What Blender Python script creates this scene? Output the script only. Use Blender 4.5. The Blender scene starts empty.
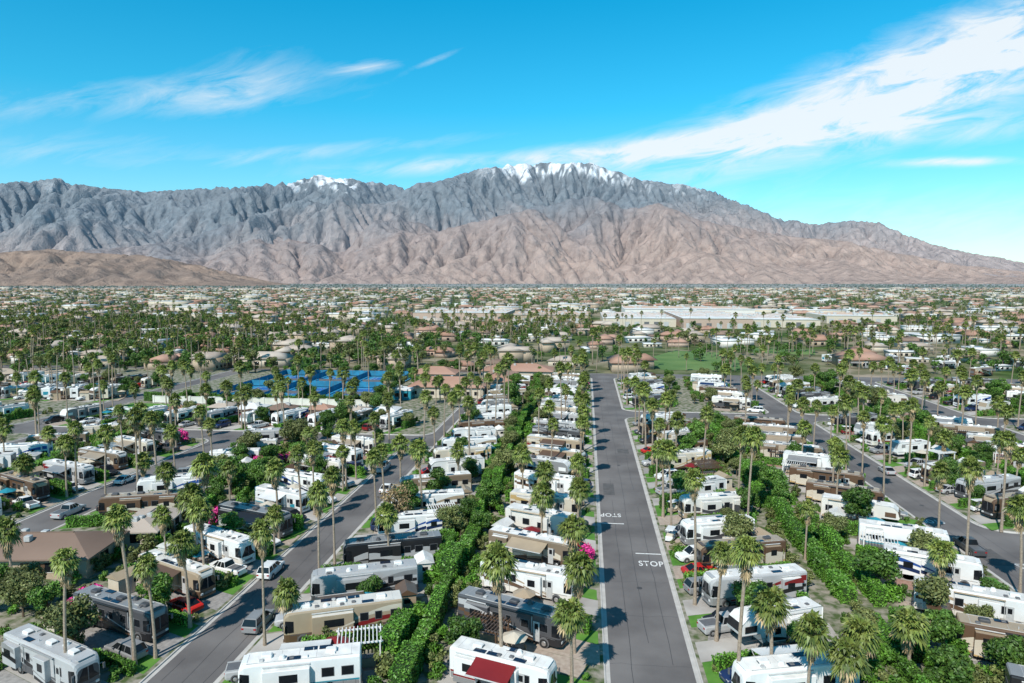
import bpy, math, random, time
import numpy as np
from mathutils import Vector, Matrix
R=random.Random(11)
NR=np.random.default_rng(5)
PSI=math.radians(6.2)
scene=bpy.context.scene
COL=scene.collection

# ------------------------------------------------------------------ materials
def nodes(name):
    m=bpy.data.materials.new(name); m.use_nodes=True
    nt=m.node_tree; b=nt.nodes['Principled BSDF']
    return m,nt,b
def rgb(c): return (c[0],c[1],c[2],1)
def mat(name,c,rough=.7,var=.12,scale=3.0,c2=None,metal=0,spec=.4,bump=0,objvar=0,island=0,detail=3,bscale=None,p0=.3,p1=.7):
    m,nt,b=nodes(name); N=nt.nodes; L=nt.links
    tc=N.new('ShaderNodeTexCoord')
    nz=N.new('ShaderNodeTexNoise'); nz.inputs['Scale'].default_value=scale; nz.inputs['Detail'].default_value=detail
    L.new(tc.outputs['Object'],nz.inputs['Vector'])
    r=N.new('ShaderNodeValToRGB'); e=r.color_ramp.elements
    e[0].position=p0; e[1].position=p1
    if c2 is None:
        e[0].color=rgb([max(0,k*(1-var)) for k in c]); e[1].color=rgb([min(1,k*(1+var)) for k in c])
    else:
        e[0].color=rgb(c); e[1].color=rgb(c2)
    L.new(nz.outputs['Fac'],r.inputs['Fac'])
    out=r.outputs['Color']
    def mul(src,lo,hi,out):
        mr=N.new('ShaderNodeMapRange'); L.new(src,mr.inputs['Value']); mr.inputs['To Min'].default_value=lo; mr.inputs['To Max'].default_value=hi
        mx=N.new('ShaderNodeMix'); mx.data_type='RGBA'; mx.blend_type='MULTIPLY'; mx.inputs[0].default_value=1
        L.new(out,mx.inputs[6]); L.new(mr.outputs[0],mx.inputs[7]); return mx.outputs[2]
    if island:
        g=N.new('ShaderNodeNewGeometry'); out=mul(g.outputs['Random Per Island'],1-island,1+island,out)
    if objvar:
        g=N.new('ShaderNodeObjectInfo'); out=mul(g.outputs['Random'],1-objvar,1+objvar,out)
    L.new(out,b.inputs['Base Color'])
    b.inputs['Roughness'].default_value=rough; b.inputs['Metallic'].default_value=metal
    b.inputs['Specular IOR Level'].default_value=spec
    if bump:
        bp=N.new('ShaderNodeBump'); bp.inputs['Strength'].default_value=bump; bp.inputs['Distance'].default_value=.05
        n2=N.new('ShaderNodeTexNoise'); n2.inputs['Scale'].default_value=bscale or scale*6; n2.inputs['Detail'].default_value=3
        L.new(tc.outputs['Object'],n2.inputs['Vector']); L.new(n2.outputs['Fac'],bp.inputs['Height']); L.new(bp.outputs['Normal'],b.inputs['Normal'])
    return m

M={}
M['asphalt']=mat('asphalt',(.115,.106,.104),.85,c2=(.185,.173,.167),scale=.12,detail=9,bump=.3,bscale=12,p0=.35,p1=.65)
M['tar']=mat('tar_seal',(.065,.062,.063),.6,scale=1)
M['patch']=mat('asphalt_patch',(.105,.10,.098),.8,scale=1,var=.2)
M['concrete2']=mat('pad_concrete',(.31,.285,.26),.85,c2=(.50,.475,.44),scale=.25,detail=7)
M['kerb']=mat('kerb_concrete',(.48,.46,.43),.85,var=.12,scale=.8)
M['gravel']=mat('planted_gravel',(.065,.10,.028),.95,c2=(.31,.28,.23),scale=.8,detail=8,p0=.38,p1=.60)
M['paver_red']=mat('paver_red',(.27,.155,.115),.85,c2=(.37,.24,.19),scale=2.5,detail=5)
M['paver_tan']=mat('paver_tan',(.33,.26,.21),.85,c2=(.45,.38,.31),scale=2.5,detail=5)
M['paver_grey']=mat('paver_grey',(.22,.21,.20),.85,c2=(.36,.34,.32),scale=2.5,detail=5)
M['lawn']=mat('lawn',(.06,.18,.02),.9,c2=(.12,.27,.04),scale=.6,detail=7)
M['fairway']=mat('fairway',(.06,.14,.03),.9,c2=(.16,.24,.07),scale=.05,detail=8)
M['white_paint']=mat('white_line',(.70,.70,.68),.7,var=.2,scale=3)
M['bark']=mat('palm_bark',(.23,.175,.13),.9,c2=(.40,.32,.24),scale=6,detail=4)
M['bark2']=mat('tree_bark',(.13,.095,.065),.9,var=.3,scale=6)
M['frond']=mat('palm_frond',(.085,.135,.025),.5,c2=(.20,.23,.05),scale=.9,island=.5,objvar=.22)
M['frond_dry']=mat('dry_frond',(.28,.20,.11),.8,c2=(.42,.32,.18),scale=2,island=.4)
M['leaf']=mat('leaf_green',(.04,.105,.014),.55,c2=(.105,.195,.03),scale=.6,island=.5,objvar=.32)
M['leaf_olive']=mat('leaf_olive',(.10,.13,.035),.6,c2=(.19,.205,.07),scale=.6,island=.45,objvar=.25)
M['leaf_brown']=mat('leaf_brown',(.22,.155,.075),.7,c2=(.30,.22,.115),scale=.6,island=.4)
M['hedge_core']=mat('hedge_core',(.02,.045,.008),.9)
M['hedge_leaf']=mat('hedge_leaf',(.06,.165,.016),.5,c2=(.13,.28,.034),scale=.7,island=.5,objvar=.28)
M['pink_leaf']=mat('bougainvillea_bract',(.65,.04,.26),.6,var=.3,scale=2,island=.4)
M['glass']=mat('tinted_glass',(.012,.014,.017),.1,var=.1,spec=.35)
M['tyre']=mat('tyre_rubber',(.02,.02,.02),.8)
M['hub']=mat('wheel_hub',(.55,.55,.55),.3,metal=.8)
M['trim']=mat('grey_trim',(.13,.13,.135),.5)
M['trimlight']=mat('light_trim',(.45,.45,.44),.4)
M['roof']=mat('rv_roof',(.58,.57,.54),.6,c2=(.80,.79,.76),scale=.9,detail=6,objvar=.12)
M['acw']=mat('ac_shroud',(.74,.74,.72),.5,var=.06)
M['acd']=mat('ac_shroud_dark',(.07,.07,.075),.5)
M['solar']=mat('solar_panel',(.012,.018,.04),.15,var=.2,spec=.5)
M['lamp']=mat('headlamp',(.6,.6,.58),.15)
M['taill']=mat('tail_lamp',(.35,.01,.01),.3)
P={}
def paint(n,c,rough=.32): 
    if n not in P: P[n]=mat('paint_'+n,c,rough,var=.06,scale=.8,spec=.4,detail=5,objvar=.06)
    return P[n]
paint('white',(.75,.75,.73));paint('offwhite',(.67,.64,.58));paint('cream',(.57,.51,.41));paint('tan',(.37,.29,.20));paint('brown',(.12,.072,.045))
paint('black',(.02,.02,.022));paint('charcoal',(.075,.075,.08));paint('silver',(.42,.42,.42));paint('blue',(.03,.09,.30));paint('teal',(.03,.26,.34))
paint('maroon',(.20,.02,.022));paint('red',(.52,.02,.015));paint('gold',(.46,.32,.14));paint('grey',(.24,.24,.24));paint('navy',(.015,.03,.09));paint('bronze',(.20,.15,.105))

# ------------------------------------------------------------------ mesh builder
class MB:
    def __init__(s): s.v=[];s.f=[];s.m=[]
    def add(s,vs,fs,mi):
        o=len(s.v); s.v+= [tuple(p) for p in vs]; s.f+=[tuple(i+o for i in f) for f in fs]
        s.m+= [mi]*len(fs) if isinstance(mi,int) else list(mi)
    def box(s,c,d,mi,rz=0):
        x,y,z=[k/2 for k in d]; vs=[]
        cs,sn=math.cos(rz),math.sin(rz)
        for a,b,e in [(-1,-1,-1),(1,-1,-1),(1,1,-1),(-1,1,-1),(-1,-1,1),(1,-1,1),(1,1,1),(-1,1,1)]:
            px,py=a*x,b*y
            vs.append((c[0]+px*cs-py*sn,c[1]+px*sn+py*cs,c[2]+e*z))
        s.add(vs,[(0,3,2,1),(4,5,6,7),(0,1,5,4),(1,2,6,5),(2,3,7,6),(3,0,4,7)],mi)
    def cbox(s,c,d,bv,mi,top=None):
        x,y,z=[k/2 for k in d]
        def ring(ix,zz):
            X,Y=x-ix,y-ix; q=bv
            return [(c[0]+a,c[1]+b,c[2]+zz) for a,b in [(-X+q,-Y),(X-q,-Y),(X,-Y+q),(X,Y-q),(X-q,Y),(-X+q,Y),(-X,Y-q),(-X,-Y+q)]]
        s.loft([ring(0,-z),ring(0,z-bv),ring(bv,z)],mi,(mi,mi if top is None else top))
    def loft(s,rings,mi,caps=None):
        n=len(rings[0]); o=len(s.v)
        for r in rings: s.v+=[tuple(p) for p in r]
        for i in range(len(rings)-1):
            for k in range(n):
                a=o+i*n+k; b=o+i*n+(k+1)%n
                s.f.append((a,b,b+n,a+n)); s.m.append(mi if isinstance(mi,int) else mi[k])
        if caps:
            s.f.append(tuple(range(o+n-1,o-1,-1))); s.m.append(caps[0])
            e=o+(len(rings)-1)*n
            s.f.append(tuple(range(e,e+n))); s.m.append(caps[1])
    def cyl(s,p0,p1,r0,r1,n,mi,caps=True):
        p0=Vector(p0);p1=Vector(p1);d=(p1-p0).normalized()
        a=d.orthogonal().normalized(); b=d.cross(a)
        rs=[[p+(a*math.cos(t*2*math.pi/n)+b*math.sin(t*2*math.pi/n))*r for t in range(n)] for p,r in ((p0,r0),(p1,r1))]
        s.loft(rs,mi,(mi,mi) if caps else None)
    def mesh(s,name,mats,smooth=False):
        me=bpy.data.meshes.new(name); me.from_pydata(s.v,[],s.f)
        for m in mats: me.materials.append(m)
        me.polygons.foreach_set('material_index',s.m)
        if smooth: me.polygons.foreach_set('use_smooth',[True]*len(s.f))
        me.update(); return me
def obj(name,me,loc=(0,0,0),rz=0,sc=1,parent=None):
    o=bpy.data.objects.new(name,me); o.location=loc; o.rotation_euler=(0,0,rz)
    o.scale=(sc,sc,sc) if not isinstance(sc,tuple) else sc
    COL.objects.link(o); 
    if parent: o.parent=parent
    return o

# ------------------------------------------------------------------ vehicles
RVM=lambda a,b,c,d,awn,roof,ac:[P[a],P[b],P[c],P[d],M['glass'],M[roof] if roof in M else P[roof],M['trim'],M['tyre'],P[awn],M[ac],M['solar'],M['hub'],M['lamp'],M['taill'],M['trimlight']]
def wheel(b,x,y,r,w=.28):
    sg=1 if y>0 else -1
    b.cyl((x,y-w/2,r),(x,y+w/2,r),r,r,14,7)
    b.cyl((x,y+sg*w/2,r),(x,y+sg*(w/2+.015),r),r*.55,r*.5,10,11)
def rv_details(b,L,w,zt,slides,rnd,swooshes,zl=1.75,zh=2.55,xf=0):
    for sd,x0,x1 in slides:
        b.cbox(((x0+x1)/2,sd*(w+.25),(.85+zt-.5)/2),(x1-x0,.62,zt-.5-.85),.04,0,5)
        wx=(x1-x0)*rnd.uniform(.35,.5); cx=(x0+x1)/2+rnd.uniform(-.2,.2)
        b.box((cx,sd*(w+.565),(zl+zh)/2),(wx,.02,zh-zl),4)
        b.cyl((x0,sd*(w+.05),zt-.33),(x1,sd*(w+.05),zt-.33),.07,.07,6,14)
    def yoff(sd,x):
        for s2,x0,x1 in slides:
            if s2==sd and x0-.02<=x<=x1+.02: return w+.565
        return w+.006
    k=0
    for (mi,fl,fh,x0,x1) in swooshes:
        n=30; k+=1
        for sd in (1,-1):
            for i in range(n):
                xa=x0+(x1-x0)*i/n; xb=x0+(x1-x0)*(i+1)/n
                y=sd*(yoff(sd,(xa+xb)/2)+.003*k)
                q=[(xa,y,fl(xa)),(xb,y,fl(xb)),(xb,y,fh(xb)),(xa,y,fh(xa))]
                if sd>0: q=q[::-1]
                b.add(q,[(0,1,2,3)],mi)
    for sd in (1,-1):
        x=-L/2+.7
        while x<xf:
            ww=rnd.uniform(.5,1.2)
            if not any(s2==sd and x0-ww-.1<x<x1+.1 for s2,x0,x1 in slides) :
                b.box((x+ww/2,sd*(w+.016),(zl+zh)/2),(ww,.032,zh-zl),4)
                b.box((x+ww/2,sd*(w+.010),(zl+zh)/2),(ww+.1,.03,zh-zl+.1),6)
            x+=ww+rnd.uniform(.5,1.4)
        x=-L/2+.5
        while x<L/2-1.2:
            b.box((x,sd*(w+.011),.8),(.03,.02,.7),6); x+=1.15
        b.box((0,sd*(w+.012),1.17),(L*.9,.02,.035),6)
def roof_stuff(b,L,zt,rnd,front):
    xs=[-L*.32,L*.02,front-1.6] if L>11 else [-L*.25,front-1.8]
    for x in xs: 
        b.cbox((x,0,zt+.15),(1.0,.72,.3),.08,9); b.box((x+.42,0,zt+.12),(.18,.5,.16),6)
    for i in range(4):
        x=rnd.uniform(-L*.42,front-1); y=rnd.choice([-.65,.65,.45,-.45])
        b.cbox((x,y,zt+.07),(.42,.42,.14),.04,rnd.choice([9,6,14,6]))
    for i in range(rnd.choice([1,2,3,4])):
        x=-L*.2+i*1.4
        b.box((x,-.72 if rnd.random()<.5 else .72,zt+.05),(1.2,.6,.05),10)
    b.cyl((L*.15,.5,zt),(L*.15,.5,zt+.32),.33,.2,12,9)
    b.cyl((-L*.1,-.4,zt),(-L*.1,-.4,zt+.25),.05,.05,6,14)
    b.box((L*.25,-.3,zt+.06),(.7,.06,.1),14)
    for sd in (1,-1): b.box((0,sd*1.02,zt+.025),(L*.86,.04,.05),14)
    for i in range(int(L/1.6)): b.box((-L*.42+i*1.6,0,zt+.004),(.03,1.9,.01),14)
def awning(b,x0,x1,w,zt,out,sd):
    if out:
        n=4; z0=zt-.25
        for i in range(n):
            a=w+.05+2.3*i/n; c=w+.05+2.3*(i+1)/n
            za=z0-.55*i/n-.06*math.sin(math.pi*i/n); zc=z0-.55*(i+1)/n-.06*math.sin(math.pi*(i+1)/n)
            q=[(x0,sd*a,za),(x1,sd*a,za),(x1,sd*c,zc),(x0,sd*c,zc)]
            b.add(q+[(p[0],p[1],p[2]-.02) for p in q],[(0,1,2,3),(7,6,5,4),(0,4,5,1),(2,6,7,3)],8)
        b.cyl((x0,sd*(w+2.36),z0-.57),(x1,sd*(w+2.36),z0-.57),.07,.07,8,14)
        for x in (x0+.05,x1-.05): b.cyl((x,sd*(w+.03),1.3),(x,sd*(w+2.34),z0-.58),.03,.03,6,14)
    else:
        b.cyl((x0,sd*(w+.11),zt-.22),(x1,sd*(w+.11),zt-.22),.1,.1,8,8)
        for x in (x0+.05,x1-.05): b.box((x,sd*(w+.06),2.3),(.06,.06,1.9),14)
def motorhome(name,L,mats,seed,out=False,sw='A'):
    rnd=random.Random(seed); b=MB(); w=1.27; zt=3.5
    def ring(x,w,zb,zt,r):
        return [(x,-w,zb),(x,w,zb),(x,w,1.25),(x,w,zt-r),(x,w-.3*r,zt-.3*r),(x,w-r,zt),(x,-w+r,zt),(x,-w+.3*r,zt-.3*r),(x,-w,zt-r),(x,-w,1.25)]
    st=[(-L/2,1.18,.6,3.38,.2),(-L/2+.1,1.27,.45,zt,.17),(L/2-1.3,1.27,.42,zt,.17),(L/2-.55,1.26,.42,zt-.04,.2),(L/2-.2,1.2,.44,zt-.22,.3),(L/2-.04,1.1,.47,zt-.5,.35),(L/2,1.02,.5,zt-.75,.4)]
    mi=[6,1,0,0,0,5,0,0,0,1]
    b.loft([ring(*s) for s in st],mi,(1,1))
    h=L/2
    pts=[(h-1.0,1.285),(h-.52,1.275),(h-.16,1.205),(h+.0,1.05),(h+.03,.05)]
    tops=[(h-1.0,1.285,2.62),(h-.52,1.275,2.70),(h-.19,1.2,2.72),(h-.03,1.05,2.70),(h+.02,.05,2.70)]
    for sd in (1,-1):
        for i in range(4):
            q=[(pts[i][0],sd*pts[i][1],1.45),(pts[i+1][0],sd*pts[i+1][1],1.38 if i>0 else 1.42),(tops[i+1][0],sd*tops[i+1][1],tops[i+1][2]),(tops[i][0],sd*tops[i][1],tops[i][2])]
            b.add(q if sd<0 else q[::-1],[(0,1,2,3)],4)
    b.box((h+.02,0,2.04),(.04,.07,1.35),6)
    b.box((h+.015,0,.85),(.05,1.1,.3),6); b.box((h+.0,0,.5),(.14,2.0,.2),1)
    b.box((h-.5,0,zt-.02),(.5,1.5,.06),0)
    for sd in (1,-1):
        b.cbox((h-.05,sd*.82,.88),(.2,.4,.24),.05,12)
        b.box((h-.15,sd*1.32,2.35),(.12,.3,.06),6); b.box((h+.05,sd*1.48,2.1),(.1,.2,.55),6)
        b.box((-h-.0,sd*1.0,1.1),(.04,.14,.5),13)
        for x in (h-1.9,-h+2.9,-h+2.9-(1.25 if L>11.5 else 0)):
            b.cyl((x,sd*(w-.02),.55),(x,sd*(w+.012),.55),.6,.6,16,6); wheel(b,x,sd*(w-.1),.48)
    b.box((-h-.012,0,1.9),(.03,1.4,1.0),6 if rnd.random()<.5 else 2); b.cbox((-h-.06,0,.62),(.16,2.2,.25),.04,6)
    slides=[(1,-h+1.0,-h+3.4),(1,-.2,3.0),(-1,-h+1.3,-h+4.2)] if rnd.random()<.6 else [(1,-.9,3.3),(-1,-h+.8,-h+3.2),(-1,1.0-.8,2.2)]
    c=rnd.uniform(-.3,.3)
    S=lambda x,x0,x1:min(1,max(0,(x-x0)/(x1-x0)))
    sm=lambda t:t*t*(3-2*t)
    if sw=='A':
        sws=[(2,lambda x:.55+1.9*sm(S(x,h*.9,-h*.75)),lambda x:.75+2.2*sm(S(x,h*.7,-h*.9))+.15,-h+.15,h-1.4),
             (3,lambda x:.5+1.2*sm(S(x,h*.6,-h)),lambda x:.62+1.45*sm(S(x,h*.7,-h*.8)),-h+.15,h-1.6)]
    elif sw=='B':
        sws=[(2,lambda x:1.0+.5*math.sin(x*.5+c*3),lambda x:1.35+.75*math.sin(x*.45+c*3)**2+.25,-h+.15,h-1.3),
             (3,lambda x:.55,lambda x:.9+.3*math.sin(x*.5),-h+.15,h-1.3)]
    else:
        sws=[(3,lambda x:.5,lambda x:1.1+.0*x,-h+.15,h-1.35),(2,lambda x:1.12,lambda x:1.3+.9*S(x,0,h)**2,-h+.15,h-1.3)]
    rv_details(b,L,w,zt,slides,rnd,sws,xf=h-2.4)
    b.box((h-2.75,-(w+.018),1.6),(.75,.034,2.1),14); b.box((h-2.75,-(w+.022),2.15),(.42,.04,.6),4)
    roof_stuff(b,L,zt,rnd,h-.6)
    awning(b,-h+3.8 if L>11 else -h+3,h-3.2,w+.02,zt,out,-1)
    return b.mesh(name,mats)
def fifth_wheel(name,L,mats,seed,out=False,travel=False):
    rnd=random.Random(seed); b=MB(); w=1.24; zt=3.75 if not travel else 3.2; h=L/2
    def prof(w,ins):
        if travel: P2=[(-h,.6),(h-.5,.6),(h,1.1),(h,1.9),(h-.5,zt-.15),(h-.9,zt),(-h+.2,zt),(-h,zt-.15)]
        else: P2=[(-h,.6),(h-2.9,.6),(h-2.5,1.75),(h-.15,1.8),(h,2.2),(h-.25,3.1),(h-.9,zt-.1),(h-1.6,zt),(-h+.2,zt),(-h,zt-.15)]
        cz=2.1
        return [(x+(0-x)*ins/h,w,z+(cz-z)*ins/1.6) for x,z in P2]
    rings=[[(x,-y,z) for x,y,z in prof(w-.08,.08)],[(x,-y,z) for x,y,z in prof(w,0)],prof(w,0),prof(w-.08,.08)]
    if travel: m=[6,1,0,2,5,5,0,1]
    else: m=[6,1,6,0,2,5,5,5,0,1]
    b.loft(rings,m,(0,0))
    xe=h-1.7 if not travel else h-1.0
    b.box(((-h+.25+xe)/2,0,zt+.004),(xe+h-.25,2*w-.2,.012),5)
    slides=[(1,-h+1.2,-h+4.6),(-1,-1.0,1.6),(1,h-5.4,h-3.4)] if not travel else [(1,-1.5,2.0)]
    sws=[(2,lambda x:1.0+.08*x,lambda x:1.25+.12*x+.1*math.sin(x),-h+.2,h-3.2),(3,lambda x:.62,lambda x:.95,-h+.2,h-3.2)]
    for sd in (1,-1):
        b.box((h-1.3 if not travel else h-2,sd*(w+.008),2.45),(1.5,.02,.7),2)
    rv_details(b,L,w,zt,slides,rnd,sws,xf=h-3.5 if not travel else h-1.5)
    for sd in (1,-1):
        for x in (-1.6,-.7): wheel(b,x-.4,sd*(w-.1),.38,.22); b.cyl((x-.4,sd*(w-.02),.45),(x-.4,sd*(w+.012),.45),.46,.46,14,6)
        if not travel: b.box((h-3.1,sd*.9,.45),(.12,.12,.9),6)
    dx=h-3.9 if not travel else h-2.9
    b.box((dx,-(w+.018),1.7),(.7,.034,1.95),14); b.box((dx,-(w+.022),2.2),(.4,.04,.5),4)
    b.box((-h-.01,0,2.2),(.03,1.2,.7),4)
    for sd in (1,-1): b.cyl((-h-.06,sd*.2+.6,.8),(-h-.06,sd*.2+.6,zt),.02,.02,5,14)
    if travel: b.box((h+.5,0,.62),(1.2,.1,.1),6); b.cbox((h+.35,0,.85),(.5,.5,.5),.05,14)
    roof_stuff(b,L*.9,zt,rnd,h-2)
    awning(b,-h+1,h-4.4,w+.02,zt,out,-1)
    return b.mesh(name,mats)
def car(name,kind,pm):
    b=MB(); mats=[pm,M['glass'],M['trim'],M['lamp'],M['taill'],M['hub'],M['hub'],M['tyre'],M['hub'],M['hub'],M['hub'],M['hub']]
    L={'sedan':4.7,'suv':4.8,'pickup':5.8}[kind]; h=L/2; w=.93
    zb=.28; 
    hood={'sedan':.86,'suv':1.02,'pickup':1.08}[kind]; belt=hood+.06
    def ring(x,w,zb,zt): return [(x,-w*.94,zb),(x,w*.94,zb),(x,w,zb+.25),(x,w,zt-.14),(x,w*.9,zt),(x,-w*.9,zt),(x,-w,zt-.14),(x,-w,zb+.25)]
    st=[(-h,w*.86,zb+.15,belt-.12),(-h+.15,w*.97,zb,belt),(-h+1.2,w,zb,belt),(0,w,zb,belt),(h-1.5,w,zb,belt),(h-1.3,w,zb,hood),(h-.35,w*.95,zb,hood-.1),(h-.05,w*.85,zb+.08,hood-.22),(h,w*.75,zb+.12,hood-.34)]
    b.loft([ring(*s) for s in st],[2,0,0,0,0,0,0,0],(0,0))
    if kind=='sedan': xa,xb,ra,rb,zr=-h+.55,h-1.35,.85,.85,1.42
    elif kind=='suv': xa,xb,ra,rb,zr=-h+.12,h-1.3,.35,.8,1.74
    else: xa,xb,ra,rb,zr=-.75,h-1.4,.25,.75,1.85
    wb,wt=w*.9,w*.72
    base=[(xa,-wb,belt-.02),(xb,-wb,belt-.02),(xb,wb,belt-.02),(xa,wb,belt-.02)]
    top=[(xa+ra,-wt,zr-.06),(xb-rb,-wt,zr-.06),(xb-rb,wt,zr-.06),(xa+ra,wt,zr-.06)]
    top2=[(xa+ra+.12,-wt+.1,zr),(xb-rb-.12,-wt+.1,zr),(xb-rb-.12,wt-.1,zr),(xa+ra+.12,wt-.1,zr)]
    b.loft([base,top],1); b.loft([top,top2],0,None); b.add(top2,[(0,1,2,3)],0)
    for sd in (-1,1):
        for t in (.0,.36,.68,1.0):
            xB=xa+(xb-xa)*t; xT=xa+ra+(xb-rb-xa-ra)*t
            b.cyl((xB,sd*(wb+.005),belt-.02),(xT,sd*(wt+.005),zr-.05),.04,.04,4,0)
        for x in (h-.95,-h+.95):
            b.cyl((x,sd*(w-.05),.36),(x,sd*(w+.012),.36),.43,.43,14,2)
            b.cyl((x,sd*(w-.12),.34),(x,sd*(w+.03),.34),.34,.34,14,7); b.cyl((x,sd*(w+.03),.34),(x,sd*(w+.04),.34),.2,.18,8,5)
        b.box((h-.14,sd*.6,hood-.28),(.2,.36,.14),3); b.box((-h+.03,sd*.68,belt-.25),(.08,.26,.18),4)
        b.box((xb-.55,sd*(w+.08),belt+.08),(.16,.16,.12),0)
    b.box((h-.02,0,hood-.4),(.06,.8,.14),2)
    if kind=='pickup':
        b.box(((xa-h)/2+.0,0,belt+.001),(h+xa-.25,w*1.5,.01),2)
        for sd in (-1,1): b.box(((xa-h)/2,sd*w*.86,belt+.02),(h+xa-.1,.1,.07),0)
    return b.mesh(name,mats)
def golfcart(pm):
    b=MB(); mats=[pm,P['cream'],M['trim'],P['white'],M['lamp'],M['hub'],M['hub'],M['tyre'],M['hub'],M['hub'],M['hub'],M['hub']]
    b.cbox((0,0,.42),(2.3,1.1,.2),.05,0); b.cbox((.9,0,.65),(.5,1.05,.4),.1,0); b.cbox((-.85,0,.7),(.6,1.1,.45),.08,0)
    b.cbox((-.15,0,.75),(.5,1.05,.16),.04,1); b.cbox((-.42,0,1.0),(.12,1.05,.45),.04,1); b.cbox((-.7,0,1.0),(.4,1.0,.14),.04,1)
    for x,y in ((.75,.5),(.75,-.5),(-1.0,.5),(-1.0,-.5)): b.cyl((x,y,.6),(x*.8,y,1.85),.025,.025,6,2)
    b.cbox((-.1,0,1.9),(2.0,1.15,.08),.03,3); b.cyl((.5,.25,.7),(.25,.25,1.0),.02,.02,6,2); b.cyl((.25,.25,.98),(.23,.25,1.02),.17,.17,10,2)
    for sd in (-1,1):
        for x in (.8,-.8): b.cyl((x,sd*.42,.24),(x,sd*.6,.24),.24,.24,12,7); b.cyl((x,sd*.6,.24),(x,sd*.61,.24),.12,.12,8,5)
    return b.mesh('golf_cart',mats)

MH=[motorhome('mh0',11.8,RVM('white','offwhite','tan','brown','tan','roof','acw'),1,False,'A'),
 motorhome('mh1',11.0,RVM('white','grey','charcoal','black','grey','roof','acw'),2,True,'B'),
 motorhome('mh2',12.6,RVM('charcoal','black','silver','brown','black','grey','acd'),3,False,'A'),
 motorhome('mh3',11.5,RVM('cream','tan','gold','brown','tan','roof','acw'),4,True,'A'),
 motorhome('mh4',12.4,RVM('silver','charcoal','grey','black','grey','silver','acw'),5,False,'A'),
 motorhome('mh5',11.0,RVM('white','white','teal','grey','white','roof','acw'),6,True,'C'),
 motorhome('mh6',12.6,RVM('brown','black','cream','gold','black','tan','acd'),7,False,'B'),
 motorhome('mh7',10.4,RVM('white','offwhite','maroon','grey','maroon','roof','acw'),8,True,'C'),
 motorhome('mh8',11.6,RVM('offwhite','tan','charcoal','brown','tan','roof','acw'),9,True,'B'),
 motorhome('mh9',10.8,RVM('white','white','blue','navy','white','roof','acw'),10,False,'A'),
 motorhome('mh10',12.8,RVM('black','charcoal','silver','grey','black','grey','acd'),12,True,'B'),
 motorhome('mh11',12.2,RVM('tan','brown','cream','maroon','brown','offwhite','acw'),13,True,'A'),
 motorhome('mh12',12.4,RVM('bronze','brown','cream','black','tan','roof','acw'),14,True,'B'),
 motorhome('mh13',12.0,RVM('silver','grey','maroon','black','grey','roof','acw'),15,True,'A')]
FW=[fifth_wheel('fw0',10.6,RVM('white','white','black','grey','grey','roof','acw'),21,True),
 fifth_wheel('fw1',11.2,RVM('offwhite','cream','brown','tan','tan','roof','acw'),22,False),
 fifth_wheel('fw2',10.2,RVM('white','grey','blue','charcoal','navy','roof','acd'),23,True),
 fifth_wheel('fw3',11.0,RVM('grey','charcoal','white','black','grey','roof','acd'),24,True)]
TT=[fifth_wheel('tt0',8.2,RVM('white','white','grey','teal','white','roof','acw'),31,False,True),
 fifth_wheel('tt1',8.8,RVM('offwhite','white','tan','brown','tan','roof','acw'),32,True,True)]
CARS=[(car('c%d'%i,k,P[c]),{'sedan':'parked_car','suv':'parked_suv','pickup':'pickup_truck'}[k]) for i,(k,c) in enumerate([('suv','white'),('sedan','silver'),('suv','black'),('pickup','white'),('sedan','red'),('suv','grey'),('pickup','charcoal'),('sedan','white'),('suv','maroon'),('pickup','silver'),('suv','navy'),('pickup','black')])]
GC=[golfcart(P['white']),golfcart(P['maroon']),golfcart(P['tan'])]
def shed_mesh(pm,rm):
    b=MB(); b.box((0,0,1.15),(2.6,2.0,2.3),0)
    b.add([(-1.5,-1.2,2.25),(1.5,-1.2,2.25),(1.5,0,2.9),(-1.5,0,2.9),(1.5,1.2,2.25),(-1.5,1.2,2.25)],[(0,1,2,3),(3,2,4,5),(1,4,2),(0,3,5)],1)
    b.box((0,-1.01,1.0),(.8,.04,1.9),2); b.box((.9,-1.01,1.5),(.5,.04,.5),3); b.box((1.31,0,1.5),(.04,.7,.5),3)
    return b.mesh('shed',[pm,rm,M['trimlight'],M['glass']])
SH=[shed_mesh(P['offwhite'],M['roof']),shed_mesh(P['cream'],P['tan']),shed_mesh(P['tan'],P['brown'])]
def umbrella_table(c):
    b=MB(); b.cyl((0,0,0),(0,0,.06),.3,.3,8,1); b.cyl((0,0,.0),(0,0,2.5),.03,.03,6,1); b.cyl((0,0,.7),(0,0,.75),.55,.55,12,1)
    n=8; r=[(1.4*math.cos(i*2*math.pi/n),1.4*math.sin(i*2*math.pi/n),2.05) for i in range(n)]+[(0,0,2.6)]
    b.add(r,[(i,(i+1)%n,n) for i in range(n)],0)
    for i in range(4):
        a=i*math.pi/2+.4; x,y=1.0*math.cos(a),1.0*math.sin(a)
        b.box((x,y,.45),(.45,.45,.06),2,a); b.box((x*1.22,y*1.22,.72),(.05,.45,.55),2,a)
        for u,v in ((.18,.18),(-.18,.18),(.18,-.18),(-.18,-.18)): b.box((x+u,y+v,.21),(.04,.04,.42),1)
    return b.mesh('umbrella_table',[P[c],M['trim'],P['tan']])
UT=[umbrella_table(c) for c in ('cream','teal','maroon','tan')]
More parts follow.
